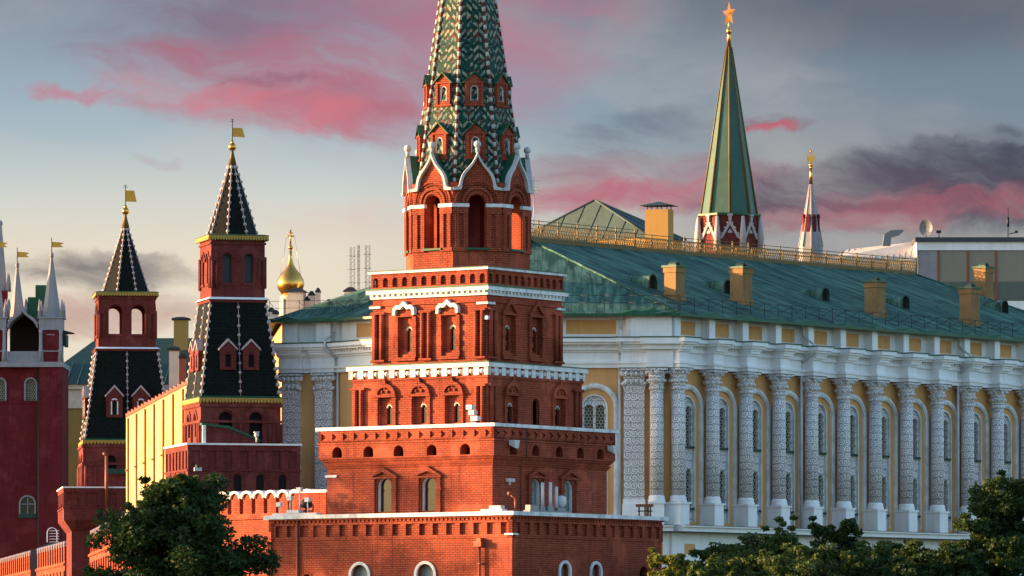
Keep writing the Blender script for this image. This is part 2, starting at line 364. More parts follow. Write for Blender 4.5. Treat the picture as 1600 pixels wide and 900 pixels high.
# ------------------------------------------------------------------ mesh builder
class F:
    """a wall plane: u runs along the wall, v is height, w comes out of it"""
    def __init__(s, o, u, n=None):
        s.o = Vector(o); s.u = Vector(u).normalized(); s.v = Vector((0, 0, 1))
        s.n = Vector(n).normalized() if n else s.u.cross(s.v)
    def p(s, u, v, w=0.0):
        return s.o + s.u * u + s.v * v + s.n * w
class MB:
    def __init__(s):
        s.v = []; s.f = []; s.sm = []; s.mi = []; s.cur = 0
    def face(s, pts, smooth=False):
        i = len(s.v); s.v += [tuple(p) for p in pts]; s.f.append(tuple(range(i, i + len(pts)))); s.sm.append(smooth); s.mi.append(s.cur)
    def poly(s, verts, faces, smooth=False):
        i = len(s.v); s.v += [tuple(p) for p in verts]
        for f in faces:
            s.f.append(tuple(i + k for k in f)); s.sm.append(smooth); s.mi.append(s.cur)
    def hexa(s, c):
        s.poly(c, [(0, 3, 2, 1), (4, 5, 6, 7), (0, 1, 5, 4), (1, 2, 6, 5), (2, 3, 7, 6), (3, 0, 4, 7)])
    def box(s, fr, u0, u1, v0, v1, w0, w1):
        # w1 is the front
        s.hexa([fr.p(u0, v0, w1), fr.p(u0, v0, w0), fr.p(u1, v0, w0), fr.p(u1, v0, w1), fr.p(u0, v1, w1), fr.p(u0, v1, w0), fr.p(u1, v1, w0), fr.p(u1, v1, w1)])
    def block(s, x0, x1, y0, y1, z0, z1):
        s.hexa([(x0, y0, z0), (x0, y1, z0), (x1, y1, z0), (x1, y0, z0), (x0, y0, z1), (x0, y1, z1), (x1, y1, z1), (x1, y0, z1)][::1] if False else
               [(x0, y0, z0), (x1, y0, z0), (x1, y1, z0), (x0, y1, z0), (x0, y0, z1), (x1, y0, z1), (x1, y1, z1), (x0, y1, z1)])
    def rect(s, a, b, z0, z1, a1=None, b1=None):
        """solid a x b at z0 tapering to a1 x b1 at z1 (half sizes)"""
        a1 = a if a1 is None else a1; b1 = b if b1 is None else b1
        s.hexa([(-a, -b, z0), (a, -b, z0), (a, b, z0), (-a, b, z0), (-a1, -b1, z1), (a1, -b1, z1), (a1, b1, z1), (-a1, b1, z1)])
    def prism(s, fr, pts, w0, w1):
        n = len(pts)
        s.poly([fr.p(u, v, w1) for u, v in pts] + [fr.p(u, v, w0) for u, v in pts],
               [tuple(range(n)), tuple(range(2 * n - 1, n - 1, -1))] + [((i + 1) % n, i, n + i, n + (i + 1) % n) for i in range(n)])
    def ngon(s, fr, pts, w):
        s.face([fr.p(u, v, w) for u, v in pts])
    def band(s, fr, outer, inner, w0, w1):
        """strip between two outlines of the same length"""
        for i in range(len(outer) - 1):
            a, b, c, d = outer[i], outer[i + 1], inner[i + 1], inner[i]
            s.hexa([fr.p(*a, w1), fr.p(*a, w0), fr.p(*d, w0), fr.p(*d, w1), fr.p(*b, w1), fr.p(*b, w0), fr.p(*c, w0), fr.p(*c, w1)])
    def lathe(s, c, prof, n=12, ph=0.0, smooth=True):
        c = Vector(c); vs = []; fs = []
        for r, z in prof:
            for k in range(n):
                t = ph + 2 * PI * k / n
                vs.append((c.x + r * math.cos(t), c.y + r * math.sin(t), c.z + z))
        for j in range(len(prof) - 1):
            for k in range(n):
                k2 = (k + 1) % n
                fs.append((j * n + k, j * n + k2, (j + 1) * n + k2, (j + 1) * n + k))
        if prof[0][0] > 1e-4: fs.append(tuple(range(n - 1, -1, -1)))
        if prof[-1][0] > 1e-4: fs.append(tuple((len(prof) - 1) * n + k for k in range(n)))
        s.poly(vs, fs, smooth)
    def tube(s, p0, p1, r0, r1=None, n=8, smooth=True):
        p0, p1 = Vector(p0), Vector(p1); r1 = r0 if r1 is None else r1
        d = (p1 - p0).normalized(); a = d.orthogonal().normalized(); b = d.cross(a)
        vs = [p + (a * math.cos(2 * PI * k / n) + b * math.sin(2 * PI * k / n)) * r for p, r in ((p0, r0), (p1, r1)) for k in range(n)]
        s.poly(vs, [(k, (k + 1) % n, n + (k + 1) % n, n + k) for k in range(n)] + [tuple(range(n - 1, -1, -1)), tuple(range(n, 2 * n))], smooth)
    def ball(s, c, r, n=10, sq=1.0):
        s.lathe(c, [(max(1e-5, r * math.sin(PI * i / 7)), -r * sq * math.cos(PI * i / 7)) for i in range(8)], n)
    def wall(s, fr, u0, u1, v0, v1, ops=(), t=0.4, inner=False, w=0.0):
        """wall sheet with arched or flat openings: op = (centre, half width, sill, spring, 'arch' or None)"""
        N = 10
        def q(a, b, c, d):
            s.face([fr.p(a, c, w), fr.p(b, c, w), fr.p(b, d, w), fr.p(a, d, w)])
            if inner: s.face([fr.p(a, d, w - t), fr.p(b, d, w - t), fr.p(b, c, w - t), fr.p(a, c, w - t)])
        x = u0
        for uc, hw, sill, spr, kind in sorted(ops):
            a, b = uc - hw, uc + hw
            q(x, a, v0, v1)
            if sill > v0 + 1e-4: q(a, b, v0, sill)
            if kind == 'arch':
                cv = [(uc - hw * math.cos(PI * i / N), spr + hw * math.sin(PI * i / N)) for i in range(N + 1)]
            elif kind == 'ellipse':
                cv = [(uc - hw * math.cos(PI * i / N), spr + hw * .6 * math.sin(PI * i / N)) for i in range(N + 1)]
            else:
                cv = [(a, spr), (b, spr)]
            for (p, pv), (r, rv) in zip(cv, cv[1:]):
                s.face([fr.p(p, pv, w), fr.p(r, rv, w), fr.p(r, v1, w), fr.p(p, v1, w)])
                if inner: s.face([fr.p(p, v1, w - t), fr.p(r, v1, w - t), fr.p(r, rv, w - t), fr.p(p, pv, w - t)])
                s.face([fr.p(p, pv, w - t), fr.p(r, rv, w - t), fr.p(r, rv, w), fr.p(p, pv, w)])
            s.face([fr.p(a, sill, w), fr.p(a, cv[0][1], w), fr.p(a, cv[0][1], w - t), fr.p(a, sill, w - t)][::-1])
            s.face([fr.p(b, sill, w), fr.p(b, cv[-1][1], w), fr.p(b, cv[-1][1], w - t), fr.p(b, sill, w - t)])
            s.face([fr.p(a, sill, w - t), fr.p(b, sill, w - t), fr.p(b, sill, w), fr.p(a, sill, w)])
            x = b
        q(x, u1, v0, v1)
    def archband(s, fr, uc, spr, r0, r1, w0, w1, legs=None, N=12, sq=1.0):
        o = [(uc - r1 * math.cos(PI * i / N), spr + r1 * sq * math.sin(PI * i / N)) for i in range(N + 1)]
        n = [(uc - r0 * math.cos(PI * i / N), spr + r0 * sq * math.sin(PI * i / N)) for i in range(N + 1)]
        if legs is not None:
            o = [(uc - r1, legs)] + o + [(uc + r1, legs)]; n = [(uc - r0, legs)] + n + [(uc + r0, legs)]
        s.band(fr, o, n, w0, w1)
    def pane(s, fr, uc, hw, sill, spr, w, arch=True):
        pts = [(uc - hw, sill), (uc + hw, sill)]
        if arch: pts += [(uc + hw * math.cos(PI * i / 10), spr + hw * math.sin(PI * i / 10)) for i in range(11)]
        else: pts += [(uc + hw, spr), (uc - hw, spr)]
        s.ngon(fr, pts, w)
    def build(s, name, mats, parent=None, uv=None, cyl=None, org=None):
        me = bpy.data.meshes.new(name)
        me.from_pydata(s.v, [], s.f)
        if not isinstance(mats, (list, tuple)): mats = [mats]
        for m in mats: me.materials.append(m)
        me.polygons.foreach_set('use_smooth', s.sm)
        me.polygons.foreach_set('material_index', s.mi)
        ul = me.uv_layers.new(name='UVMap')
        uvs = np.zeros((len(me.loops), 2), dtype=np.float32)
        for p in me.polygons:
            n = p.normal
            if uv: t, b = uv
            elif abs(n.z) < 0.75:
                h = math.hypot(n.x, n.y) or 1.0
                t = (-n.y / h, n.x / h, 0.0); b = (0, 0, 1)
            else: t, b = (1, 0, 0), (0, 1, 0)
            if cyl:
                c0 = math.atan2(p.center.y - cyl[1], p.center.x - cyl[0])
                for li in p.loop_indices:
                    c = me.vertices[me.loops[li].vertex_index].co
                    a_ = math.atan2(c.y - cyl[1], c.x - cyl[0]) - c0
                    a_ = (a_ + PI) % (2 * PI) - PI
                    uvs[li] = ((c0 + a_) * cyl[2], c.z)
                continue
            if org is not None:
                for li in p.loop_indices:
                    c = me.vertices[me.loops[li].vertex_index].co
                    uvs[li] = ((c[0] - org[0]) * t[0] + (c[1] - org[1]) * t[1] + (c[2] - org[2]) * t[2], c[2])
                continue
            for li in p.loop_indices:
                c = me.vertices[me.loops[li].vertex_index].co
                uvs[li] = (c[0] * t[0] + c[1] * t[1] + c[2] * t[2], c[0] * b[0] + c[1] * b[1] + c[2] * b[2])
        ul.data.foreach_set('uv', uvs.ravel())
        me.update()
        o = bpy.data.objects.new(name, me); COL.objects.link(o)
        if parent is not None: o.parent = parent
        return o
def tag(o, label=None, cat=None, group=None, kind=None):
    if label: o['label'] = label
    if cat: o['category'] = cat
    if group: o['group'] = group
    if kind: o['kind'] = kind
    return o
def thing(name, label, cat, loc=(0, 0, 0), rz=0.0, group=None):
    o = bpy.data.objects.new(name, None); COL.objects.link(o)
    o.empty_display_size = 0.5
    o.location = loc; o.rotation_euler = (0, 0, rz)
    return tag(o, label, cat, group)
def rect_frames(a, b):
    """front (towards -y), right (+x), back, left of a rectangle with half sizes a, b"""
    return [(F((0, -b, 0), (1, 0, 0)), a), (F((a, 0, 0), (0, 1, 0)), b), (F((0, b, 0), (-1, 0, 0)), a), (F((-a, 0, 0), (0, -1, 0)), b)]

# ------------------------------------------------------------------ ground
mb = MB(); mb.face([(-4000, -300, 0), (4000, -300, 0), (4000, 9000, 0), (-4000, 9000, 0)])
m, gg, b = newmat('garden_ground')
n = gg.noise(objco(gg), 0.08, 8, 0.6)
gg.setin(b.inputs['Base Color'], gg.mix(gg.step(n, 0.4, 0.6), (0.035, 0.055, 0.02), (0.06, 0.075, 0.03))); b.inputs['Roughness'].default_value = 0.95
tag(mb.build('ground', m), kind='structure')
# ================================================================== the big stepped gate tower
GT = thing('gate_tower', 'large stepped red brick tower with white ledges and chevron tiled green spire, front and centre', 'tower', (-2.64, 350, 0), R(-35.2))
def openings_panes(name, fr, ops, parent, w, mat, arch=True):
    for uc, hw, sill, spr, k in ops:
        mb = MB(); mb.pane(fr, uc, hw, sill, spr, w, k == 'arch'); mb.build(name, mat, parent)

# ---- lowest tier (z 0 .. 11)
A1, B1 = 8.7, 7.75
body = MB(); fr4 = rect_frames(A1, B1)
win1 = [[(-2.2, .62, 5.8, 7.45, 'arch'), (2.55, .62, 5.8, 7.45, 'arch'), (-6.1, .34, 6.6, 7.2, 'arch')],
        [(-2.45, .47, 5.8, 7.65, 'arch'), (.75, .47, 5.8, 7.65, 'arch'), (5.8, .45, 5.8, 7.6, 'arch')],
        [(-2.2, .62, 5.8, 7.45, 'arch'), (2.55, .62, 5.8, 7.45, 'arch')], [(-2.45, .47, 5.8, 7.65, 'arch'), (.75, .47, 5.8, 7.65, 'arch')]]
for (fr, h), ops in zip(fr4, win1):
    body.wall(fr, -h, h, 0, 9.55, ops, .45)
tier = body.build('lowest_tier', RED, GT)
for i, ((fr, h), ops) in enumerate(zip(fr4, win1)):
    for j, (uc, hw, sill, spr, k) in enumerate(ops):
        plainw = j == 2
        wm = MB()
        if not plainw: wm.archband(fr, uc, spr, hw - .01, hw + .16, -.06, .09, legs=sill)
        else: wm.archband(fr, uc, spr, hw, hw + .12, -.05, .03, legs=sill)
        wo = wm.build('window', WHITE if not plainw else RED, GT)
        pm = MB(); pm.pane(fr, uc, hw, sill, spr, -.38); pm.build('window_board', PALEGL if not plainw else DARK, wo)
# frieze of sunk square panels
fz = MB()
fz.rect(A1 - .12, B1 - .12, 9.50, 10.75)
for fr, h in fr4:
    fz.box(fr, -h - .05, h + .05, 9.52, 9.72, -.3, .05)
    fz.box(fr, -h - .05, h + .05, 10.40, 10.56, -.3, .05)
    n = int(round(2 * h / .96)); p = 2 * h / n
    for k in range(n + 1):
        u = -h + k * p
        fz.box(fr, max(u - .19, -h - .045), min(u + .19, h + .045), 9.719, 10.401, -.3, .045)
    nd = int(2 * h / .30); p = 2 * h / nd
    for k in range(nd):
        u = -h + (k + .5) * p
        fz.box(fr, u - .09, u + .09, 10.559, 10.72, -.3, .07)
fz.rect(A1 + .12, B1 + .12, 10.715, 10.80)
fz.build('panel_frieze', RED, GT)
lg = MB(); lg.rect(A1 + .30, B1 + .30, 10.80, 11.03); lg.build('white_ledge', WHITE, GT)
for hx, hy in ((A1 + .02, -B1 - .02),):
    st = MB(); st.block(hx - .45, hx + .14, hy - .14, hy + .45, 9.66, 9.76); st.build('corner_block', WHITE, GT)
# buttress at the left end with its own strip
bt = MB(); bt.block(-A1 - .42, -A1 + .02, -B1 + .5, B1 - 3, 0, 10.1)
bt.block(-A1 - .55, -A1 + .01, -B1 + .4, B1 - 2.9, 10.1, 10.78); bt.block(-A1 - .18, -A1 + .0, -B1 - .12, -B1 + .5, 0, 9.5)
bt.build('side_buttress', RED, GT)
bl = MB(); bl.block(-A1 - .8, -A1 - .31, -B1 + .2, B1 - 2.7, 10.781, 11.0); bl.build('white_ledge', WHITE, GT)

# ---- second tier (z 11 .. 16.2)
A2_, B2_ = 6.0, 5.9
b2 = MB(); fr2 = rect_frames(A2_, B2_)
w2 = [[(-1.8, .52, 11.2, 12.7, 'arch'), (1.42, .52, 11.2, 12.7, 'arch')], [(-1.45, .5, 11.2, 12.6, 'arch'), (1.9, .5, 11.2, 12.6, 'arch')]] * 2
for (fr, h), ops in zip(fr2, w2):
    b2.wall(fr, -h, h, 11, 13.75, ops, .4)
b2.rect(A2_ - .0, B2_ - .0, 13.75, 14.02, A2_ + .20, B2_ + .20)
b2.rect(A2_ + .10, B2_ + .10, 14.02, 14.12)
b2.rect(A2_ + .14, B2_ + .14, 14.12, 14.35, A2_ + .33, B2_ + .33)
fo2 = rect_frames(A2_ + .36, B2_ + .36)
holes = [[-5, -2.7, -.5, 1.9, 4.3], [-4.3, -2, .4, 2.6, 4.7]] * 2
for (fr, h), hs in zip(fo2, holes):
    b2.wall(fr, -h, h, 14.35, 15.42, [(u, .36, 14.42, 14.70, 'arch') for u in hs], .7)
    for u in hs:
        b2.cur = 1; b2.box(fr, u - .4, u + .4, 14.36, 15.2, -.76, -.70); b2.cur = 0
b2.rect(A2_ + .42, B2_ + .42, 15.2, 15.30)
b2.rect(A2_ + .24, B2_ + .24, 15.30, 16.0)
for fr, h in fo2:
    b2.box(fr, -h, h, 15.30, 15.42, -.2, .0); b2.box(fr, -h, h, 15.88, 16.02, -.2, .0)
    n = int(round(2 * h / .78)); p = 2 * h / n
    for k in range(n + 1):
        u = -h + k * p
        a, c = max(u - .20, -h), min(u + .20, h)
        b2.box(fr, a, c, 15.419, 15.881, -.2, 0)
        # corner fills leave a recess cut to the outline of a triangular shadow
        if k < n:
            e = u + p - .20
            b2.prism(fr, [(u + .2, 15.881), (e, 15.65), (e, 15.881)], -.2, -.003); b2.prism(fr, [(u + .2, 15.419), (e, 15.419), (e, 15.65)], -.2, -.003)
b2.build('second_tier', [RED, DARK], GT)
lg = MB(); lg.rect(A2_ + .50, B2_ + .50, 16.02, 16.22); lg.build('white_ledge', WHITE, GT)
bk = MB(); bk.block(-A2_ - .1, -A2_ + .75, -B2_ - .1, -B2_ + .4, 13.28, 13.42); bk.build('corner_block', WHITE, GT)
def gable_surround(fr, uc, hw, z0, zl, zg, mat, parent, pane_spr, owin, pmat, light=True):
    """brick surround with triangular gable"""
    m = MB()
    for s in (-1, 1):
        m.box(fr, *sorted((uc + s * (hw + .12), uc + s * (hw + .42))), z0, zl, -.05, .13)
        m.box(fr, *sorted((uc + s * (hw + .08), uc + s * (hw + .48))), zl - .7, zl - .58, -.05, .17)
    m.box(fr, uc - hw - .5, uc + hw + .5, zl, zl + .13, -.05, .20)
    m.band(fr, [(uc - hw - .55, zl + .13), (uc, zg), (uc + hw + .55, zl + .13)], [(uc - hw - .28, zl + .13), (uc, zg - .28), (uc + hw + .28, zl + .13)], -.05, .22)
    m.prism(fr, [(uc - hw - .28, zl + .13), (uc + hw + .28, zl + .13), (uc, zg - .28)], -.05, .05)
    wo = m.build('window', mat, parent)
    p = MB(); p.pane(fr, uc, hw, owin[0], owin[1], -.33); p.build('window_pane', pmat, wo)
    # pale reveal lining on the side away from the sun
    l = MB(); l.archband(fr, uc, owin[1], hw - .06, hw - .005, -.31, -.12, legs=owin[0]); l.build('window_lining', WHITE, wo)
for i, ((fr, h), ops) in enumerate(zip(fr2, w2)):
    for uc, hw, sill, spr, k in ops:
        gable_surround(fr, uc, hw, 11.03, 13.12, 13.85 - .05, RED, GT, spr, (sill, spr), GLASS if i == 0 else PALEGL)

# ---- third tier (z 16.2 .. 19.9)
A3, B3 = 4.9, 4.85
b3 = MB(); fr3 = rect_frames(A3, B3)
us = [-2.45, 0.05, 2.45]
for i, (fr, h) in enumerate(fr3):
    ops = [(u, .52, 16.3, 18.0, None) if not (i == 1 and k == 1) else (u, .35, 16.25, 17.55, 'arch') for k, u in enumerate(us)]
    b3.wall(fr, -h, h, 16.2, 19.15, ops, .22)
b3.build('third_tier', RED, GT)
for i, (fr, h) in enumerate(fr3):
    for k, u in enumerate(us):
        m = MB()
        if i == 1 and k == 1:
            m.archband(fr, u, 17.55, .35, .45, -.1, .03, legs=16.25)
            wo = m.build('window', RED, GT)
            p = MB(); p.pane(fr, u, .35, 16.25, 17.55, -.4); p.build('window_pane', GLASS, wo)
            continue
        m.wall(fr, u - .54, u + .54, 16.25, 18.05, [(u + .12, .22, 16.4, 17.35, 'arch')], .2, w=-.20)
        for s in (-1, 1):
            for z0, z1, r in ((16.22, 16.42, .15), (16.42, 17.0, .10), (17.0, 17.14, .14), (17.14, 17.8, .10), (17.8, 17.98, .15)):
                m.box(fr, u + s * .66 - r, u + s * .66 + r, z0, z1, -.02, .01 + r * .9)
        m.box(fr, u - .84, u + .84, 17.98, 18.12, -.02, .24)
        m.archband(fr, u, 18.12, .52, .78, -.02, .20, sq=.85)
        m.prism(fr, [(u - .52, 18.12), (u + .52, 18.12)] + [(u + .52 * math.cos(t), 18.12 + .44 * math.sin(t)) for t in (PI / 4, PI / 2, 3 * PI / 4)], -.02, .07)
        m.prism(fr, [(u - .14, 18.70), (u + .14, 18.70), (u, 19.08)], -.02, .20)
        for dx, dzz, r in ((-.2, 18.3, .09), (.2, 18.3, .09), (0, 18.52, .09)):
            m.ball(fr.p(u + dx, dzz, .10), r, 8)
        wo = m.build('window', RED, GT)
        p = MB(); p.pane(fr, u + .12, .22, 16.4, 17.35, -.38); p.build('window_pane', GLASS, wo)
        p = MB(); p.archband(fr, u + .12, 17.35, .15, .215, -.31, -.18); p.build('window_lining', CREAM, wo)
for fr, h in fr3:
    for s in (-1, 1):
        cl = MB()
        for d in (.28, .70):
            u = s * (h - d)
            cl.tube(fr.p(u, 16.3, .09), fr.p(u, 18.45, .09), .13, n=10)
        cl.box(fr, *sorted((s * (h - .02), s * (h - .98))), 18.45, 18.6, -.02, .22)
        cl.box(fr, *sorted((s * (h - .02), s * (h - .98))), 16.2, 16.32, -.02, .22)
        cl.build('paired_colonnettes', RED, GT)
f3 = MB(); f3.rect(A3 + .08, B3 + .08, 18.95, 19.62); f3.build('cornice_field', RED, GT)
wc = MB()
for fr, h in rect_frames(A3 + .08, B3 + .08):
    n = 13; p = 2 * h / n
    for k in range(n + 1):
        u = -h + k * p
        wc.box(fr, max(u - .19, -h - .1), min(u + .19, h + .1), 19.10, 19.58, -.02, .10)
        if k < n: wc.ball(fr.p(u + p / 2, 19.34, .03), .14, 8)
wc.rect(A3 + .28, B3 + .28, 19.58, 19.84)
wc.build('white_dentil_cornice', WHITE, GT)
gc = MB(); gc.rect(A3 + .33, B3 + .33, 19.843, 19.90); gc.build('ledge_roof', GREENP, GT)

# ---- fourth tier (z 19.9 .. 25.5)
A4, B4 = 4.15, 3.85
b4 = MB(); fr4b = rect_frames(A4, B4)
n4 = [[-1.72, 1.45], [-1.6, 1.15]] * 2
for (fr, h), uu in zip(fr4b, n4):
    b4.wall(fr, -h, h, 19.9, 24.0, [(u, .50, 20.55, 22.75, None) for u in uu], .22)
b4.build('fourth_tier', RED, GT)
for i, ((fr, h), uu) in enumerate(zip(fr4b, n4)):
    for u in uu:
        m = MB(); du = .12 if i in (0, 2) else .05
        m.wall(fr, u - .52, u + .52, 20.5, 22.8, [(u + du, .24, 20.7, 21.95, 'arch')], .2, w=-.20)
        for s in (-1, 1):
            for q in range(8):
                r = .13 if q % 2 else .17
                m.box(fr, u + s * .66 - r, u + s * .66 + r, 20.35 + q * .30, 20.35 + (q + 1) * .30, -.02, r * .9)
        m.box(fr, u - .80, u + .80, 20.15, 20.35, -.02, .20)
        if i in (0, 2):
            m.box(fr, u - .62, u + .62, 22.75, 22.95, -.02, .12)
        else:
            m.box(fr, u - .82, u + .82, 22.75, 22.88, -.02, .2)
            m.band(fr, [(u - .85, 22.88), (u, 23.75), (u + .85, 22.88)], [(u - .6, 22.88), (u, 23.45), (u + .6, 22.88)], -.02, .18)
        wo = m.build('window', RED, GT)
        p = MB(); p.pane(fr, u + du, .24, 20.7, 21.95, -.38); p.build('window_pane', GLASS, wo)
        p = MB(); p.archband(fr, u + du, 21.95, .15, .235, -.31, -.18); p.build('window_lining', CREAM, wo)
        if i in (0, 2):
            h_ = MB()
            o_ = [(u - .80, 22.85), (u - .78, 23.25), (u - .55, 23.45), (u - .30, 23.42), (u, 23.68), (u + .30, 23.42), (u + .55, 23.45), (u + .78, 23.25), (u + .80, 22.85)]
            i_ = [(u - .62, 22.85), (u - .60, 23.12), (u - .48, 23.22), (u - .24, 23.18), (u, 23.40), (u + .24, 23.18), (u + .48, 23.22), (u + .60, 23.12), (u + .62, 22.85)]
            h_.band(fr, o_, i_, -.02, .30); h_.build('white_hood', WHITE, wo)
for fr, h in fr4b:
    for us_ in ((-h + .25, -h + .72), (h - .72, h - .25)) + (((-.45, .05),) if h == A4 else ()):
        cl = MB()
        for u in us_: cl.tube(fr.p(u, 20.25, .09), fr.p(u, 22.95, .09), .14, n=10)
        s = 1 if us_[1] > .1 else -1
        if abs(us_[0]) < .5: cl.box(fr, -.65, .25, 22.95, 23.08, -.02, .22); cl.box(fr, -.65, .25, 20.12, 20.25, -.02, .22); cl.build('paired_colonnettes', RED, GT); continue
        cl.box(fr, *sorted((s * (h - .02), s * (h - .96))), 22.95, 23.08, -.02, .22); cl.box(fr, *sorted((s * (h - .02), s * (h - .96))), 20.12, 20.25, -.02, .22)
        cl.build('paired_colonnettes', RED, GT)
cl = MB(); cl.rect(A4 + .10, B4 + .10, 23.45, 23.55)
cl.build('string_course', RED, GT)
for sx in (-1, 1):
    for sy in (-1, 1):
        sb = MB(); sb.block(*sorted((sx * (A4 - .65), sx * (A4 + .16))), *sorted((sy * (B4 - .65), sy * (B4 + .16))), 23.30, 23.44); sb.build('corner_block', WHITE, GT)
sb = MB(); sb.block(A4 - .35, A4 + .12, -B4 - .12, -B4 + .3, 22.40, 22.62)
sb.build('corner_block', WHITE, GT)
wc = MB(); wc.rect(A4 + .12, B4 + .12, 23.85, 24.0)
for fr, h in rect_frames(A4 + .12, B4 + .12):
    n = 22; p = 2 * h / n
    for k in range(n): wc.box(fr, -h + (k + .28) * p, -h + (k + .72) * p, 24.0, 24.13, -.2, .10)
    wc.box(fr, -h, h, 24.0, 24.13, -.3, -.02)
wc.rect(A4 + .30, B4 + .30, 24.13, 24.36)
wc.build('white_cornice', WHITE, GT)
gc = MB(); gc.rect(A4 + .34, B4 + .34, 24.363, 24.46); gc.build('ledge_roof', GREENP, GT)
pp = MB(); pp.rect(A4 - .10, B4 - .10, 24.46, 25.25)
for fr, h in rect_frames(A4 + .08, B4 + .08):
    n = 12; p = 2 * h / n
    pp.wall(fr, -h, h, 24.46, 25.34, [(-h + (k + .5) * p, .19, 24.55, 24.92, 'arch') for k in range(n)], .17)
pp.build('arcaded_parapet', RED, GT)
lg = MB(); lg.rect(A4 + .22, B4 + .22, 25.34, 25.48); lg.build('white_ledge', WHITE, GT)
gc = MB(); gc.rect(A4 + .25, B4 + .25, 25.483, 25.53); gc.build('ledge_roof', GREENP, GT)

# ---- octagonal belfry (z 25.5 .. 30.4)
AP = 3.50; RO = AP / math.cos(PI / 8); SIDE = 2 * AP * math.tan(PI / 8)
def octf(k, ap, z=0.0):
    t = -PI / 2 + k * PI / 4; n = Vector((math.cos(t), math.sin(t), 0))
    return F(n * ap + Vector((0, 0, z)), (-n.y, n.x, 0), n)
ob = MB(); h8 = SIDE / 2
for k in range(8):
    fr = octf(k, AP)
    ob.wall(fr, -h8, h8, 25.53, 30.6, [(0, .54, 26.75, 29.35, 'arch')], .85, inner=True)
    for s in (-1, 1):
        for d in (.70, 1.20):
            ob.box(fr, *sorted((s * (d - .13), s * (d + .13))), 26.74, 28.76, -.02, .11)
        ob.box(fr, *sorted((s * .54, s * (h8 + .0))), 28.75, 29.12, -.02, .12)
        ob.box(fr, *sorted((s * .56, s * (h8 + .0))), 26.55, 26.75, -.02, .12)
    ob.archband(fr, 0, 29.40, .56, .70, -.02, .06)
    ob.archband(fr, 0, 29.40, .78, .95, -.02, .12)
    ob.archband(fr, 0, 29.40, 1.02, 1.12, -.02, .07)
ob.build('belfry', RED, GT)
fl = MB(); fl.lathe((0, 0, 0), [(RO - .5, 25.6), (RO - .5, 25.7)], 8, PI / 8, False); fl.lathe((0, 0, 0), [(.75, 25.7), (.75, 30.5)], 8, PI / 8, False)
fl.build('belfry_core', RED2, GT)
for k in range(8):
    fr = octf(k, AP)
    sw = MB()
    for s in (-1, 1):
        iw = MB(); iw.box(fr, *sorted((s * .50, s * (h8 + .05))), 29.13, 29.34, -.06, .19); iw.build('impost_block', WHITE, GT)
    sw.box(fr, -.70, .70, 26.62, 26.74, -.3, .20); sw.build('arch_sill', GREENP, GT)
# ogee gables with white rims, green backs and ball finials
half = [(0, 2.16), (.08, 1.92), (.18, 1.72), (.33, 1.48), (.55, 1.24), (.78, 1.00), (.95, .74), (1.04, .48), (1.09, .22), (1.18, .06), (1.46, .02)]
ogee = [(-u, v) for u, v in half[::-1]] + half[1:]
hin = [(0, 1.86), (.10, 1.66), (.20, 1.49), (.34, 1.28), (.52, 1.07), (.70, .85), (.83, .62), (.90, .40), (.93, .16), (.98, -.10), (1.46, -.14)]
oin = [(-u, v) for u, v in hin[::-1]] + hin[1:]
for k in range(8):
    fr = octf(k, AP, 30.25)
    gb = MB(); gb.prism(fr, [p for p in oin if abs(p[0]) < 1.2] , -.35, .02)
    for j in range(3):
        gb.archband(fr, 0, -.85, .82 + .2 * j, .94 + .2 * j, .0, .05 + .02 * j)
    go = gb.build('ogee_gable', RED, GT)
    rm = MB(); rm.band(fr, ogee, oin, -.04, .26); rm.build('white_rim', TRIM, go)
    gr = MB()
    back = [(u * .95, v * .97) for u, v in ogee]
    for a, b_ in zip(range(len(ogee) - 1), range(1, len(ogee))):
        gr.face([fr.p(*ogee[a], -.04), fr.p(*ogee[b_], -.04), fr.p(*back[b_], -1.35), fr.p(*back[a], -1.35)])
    gr.build('gable_roof', GREENP, go)
    fi = MB(); c = fr.p(0, 2.1, .10)
    fi.lathe(c, [(.13, 0), (.10, .15), (.16, .20), (.09, .26), (.09, .30)], 10); fi.ball(c + Vector((0, 0, .48)), .22, 12)
    fi.build('ball_finial', TRIM, go)
rf = MB(); rf.lathe((0, 0, 0), [(RO + .05, 30.25), (RO + .05, 30.3)], 8, PI / 8, False); rf.build('belfry_roof', GREENP, GT)
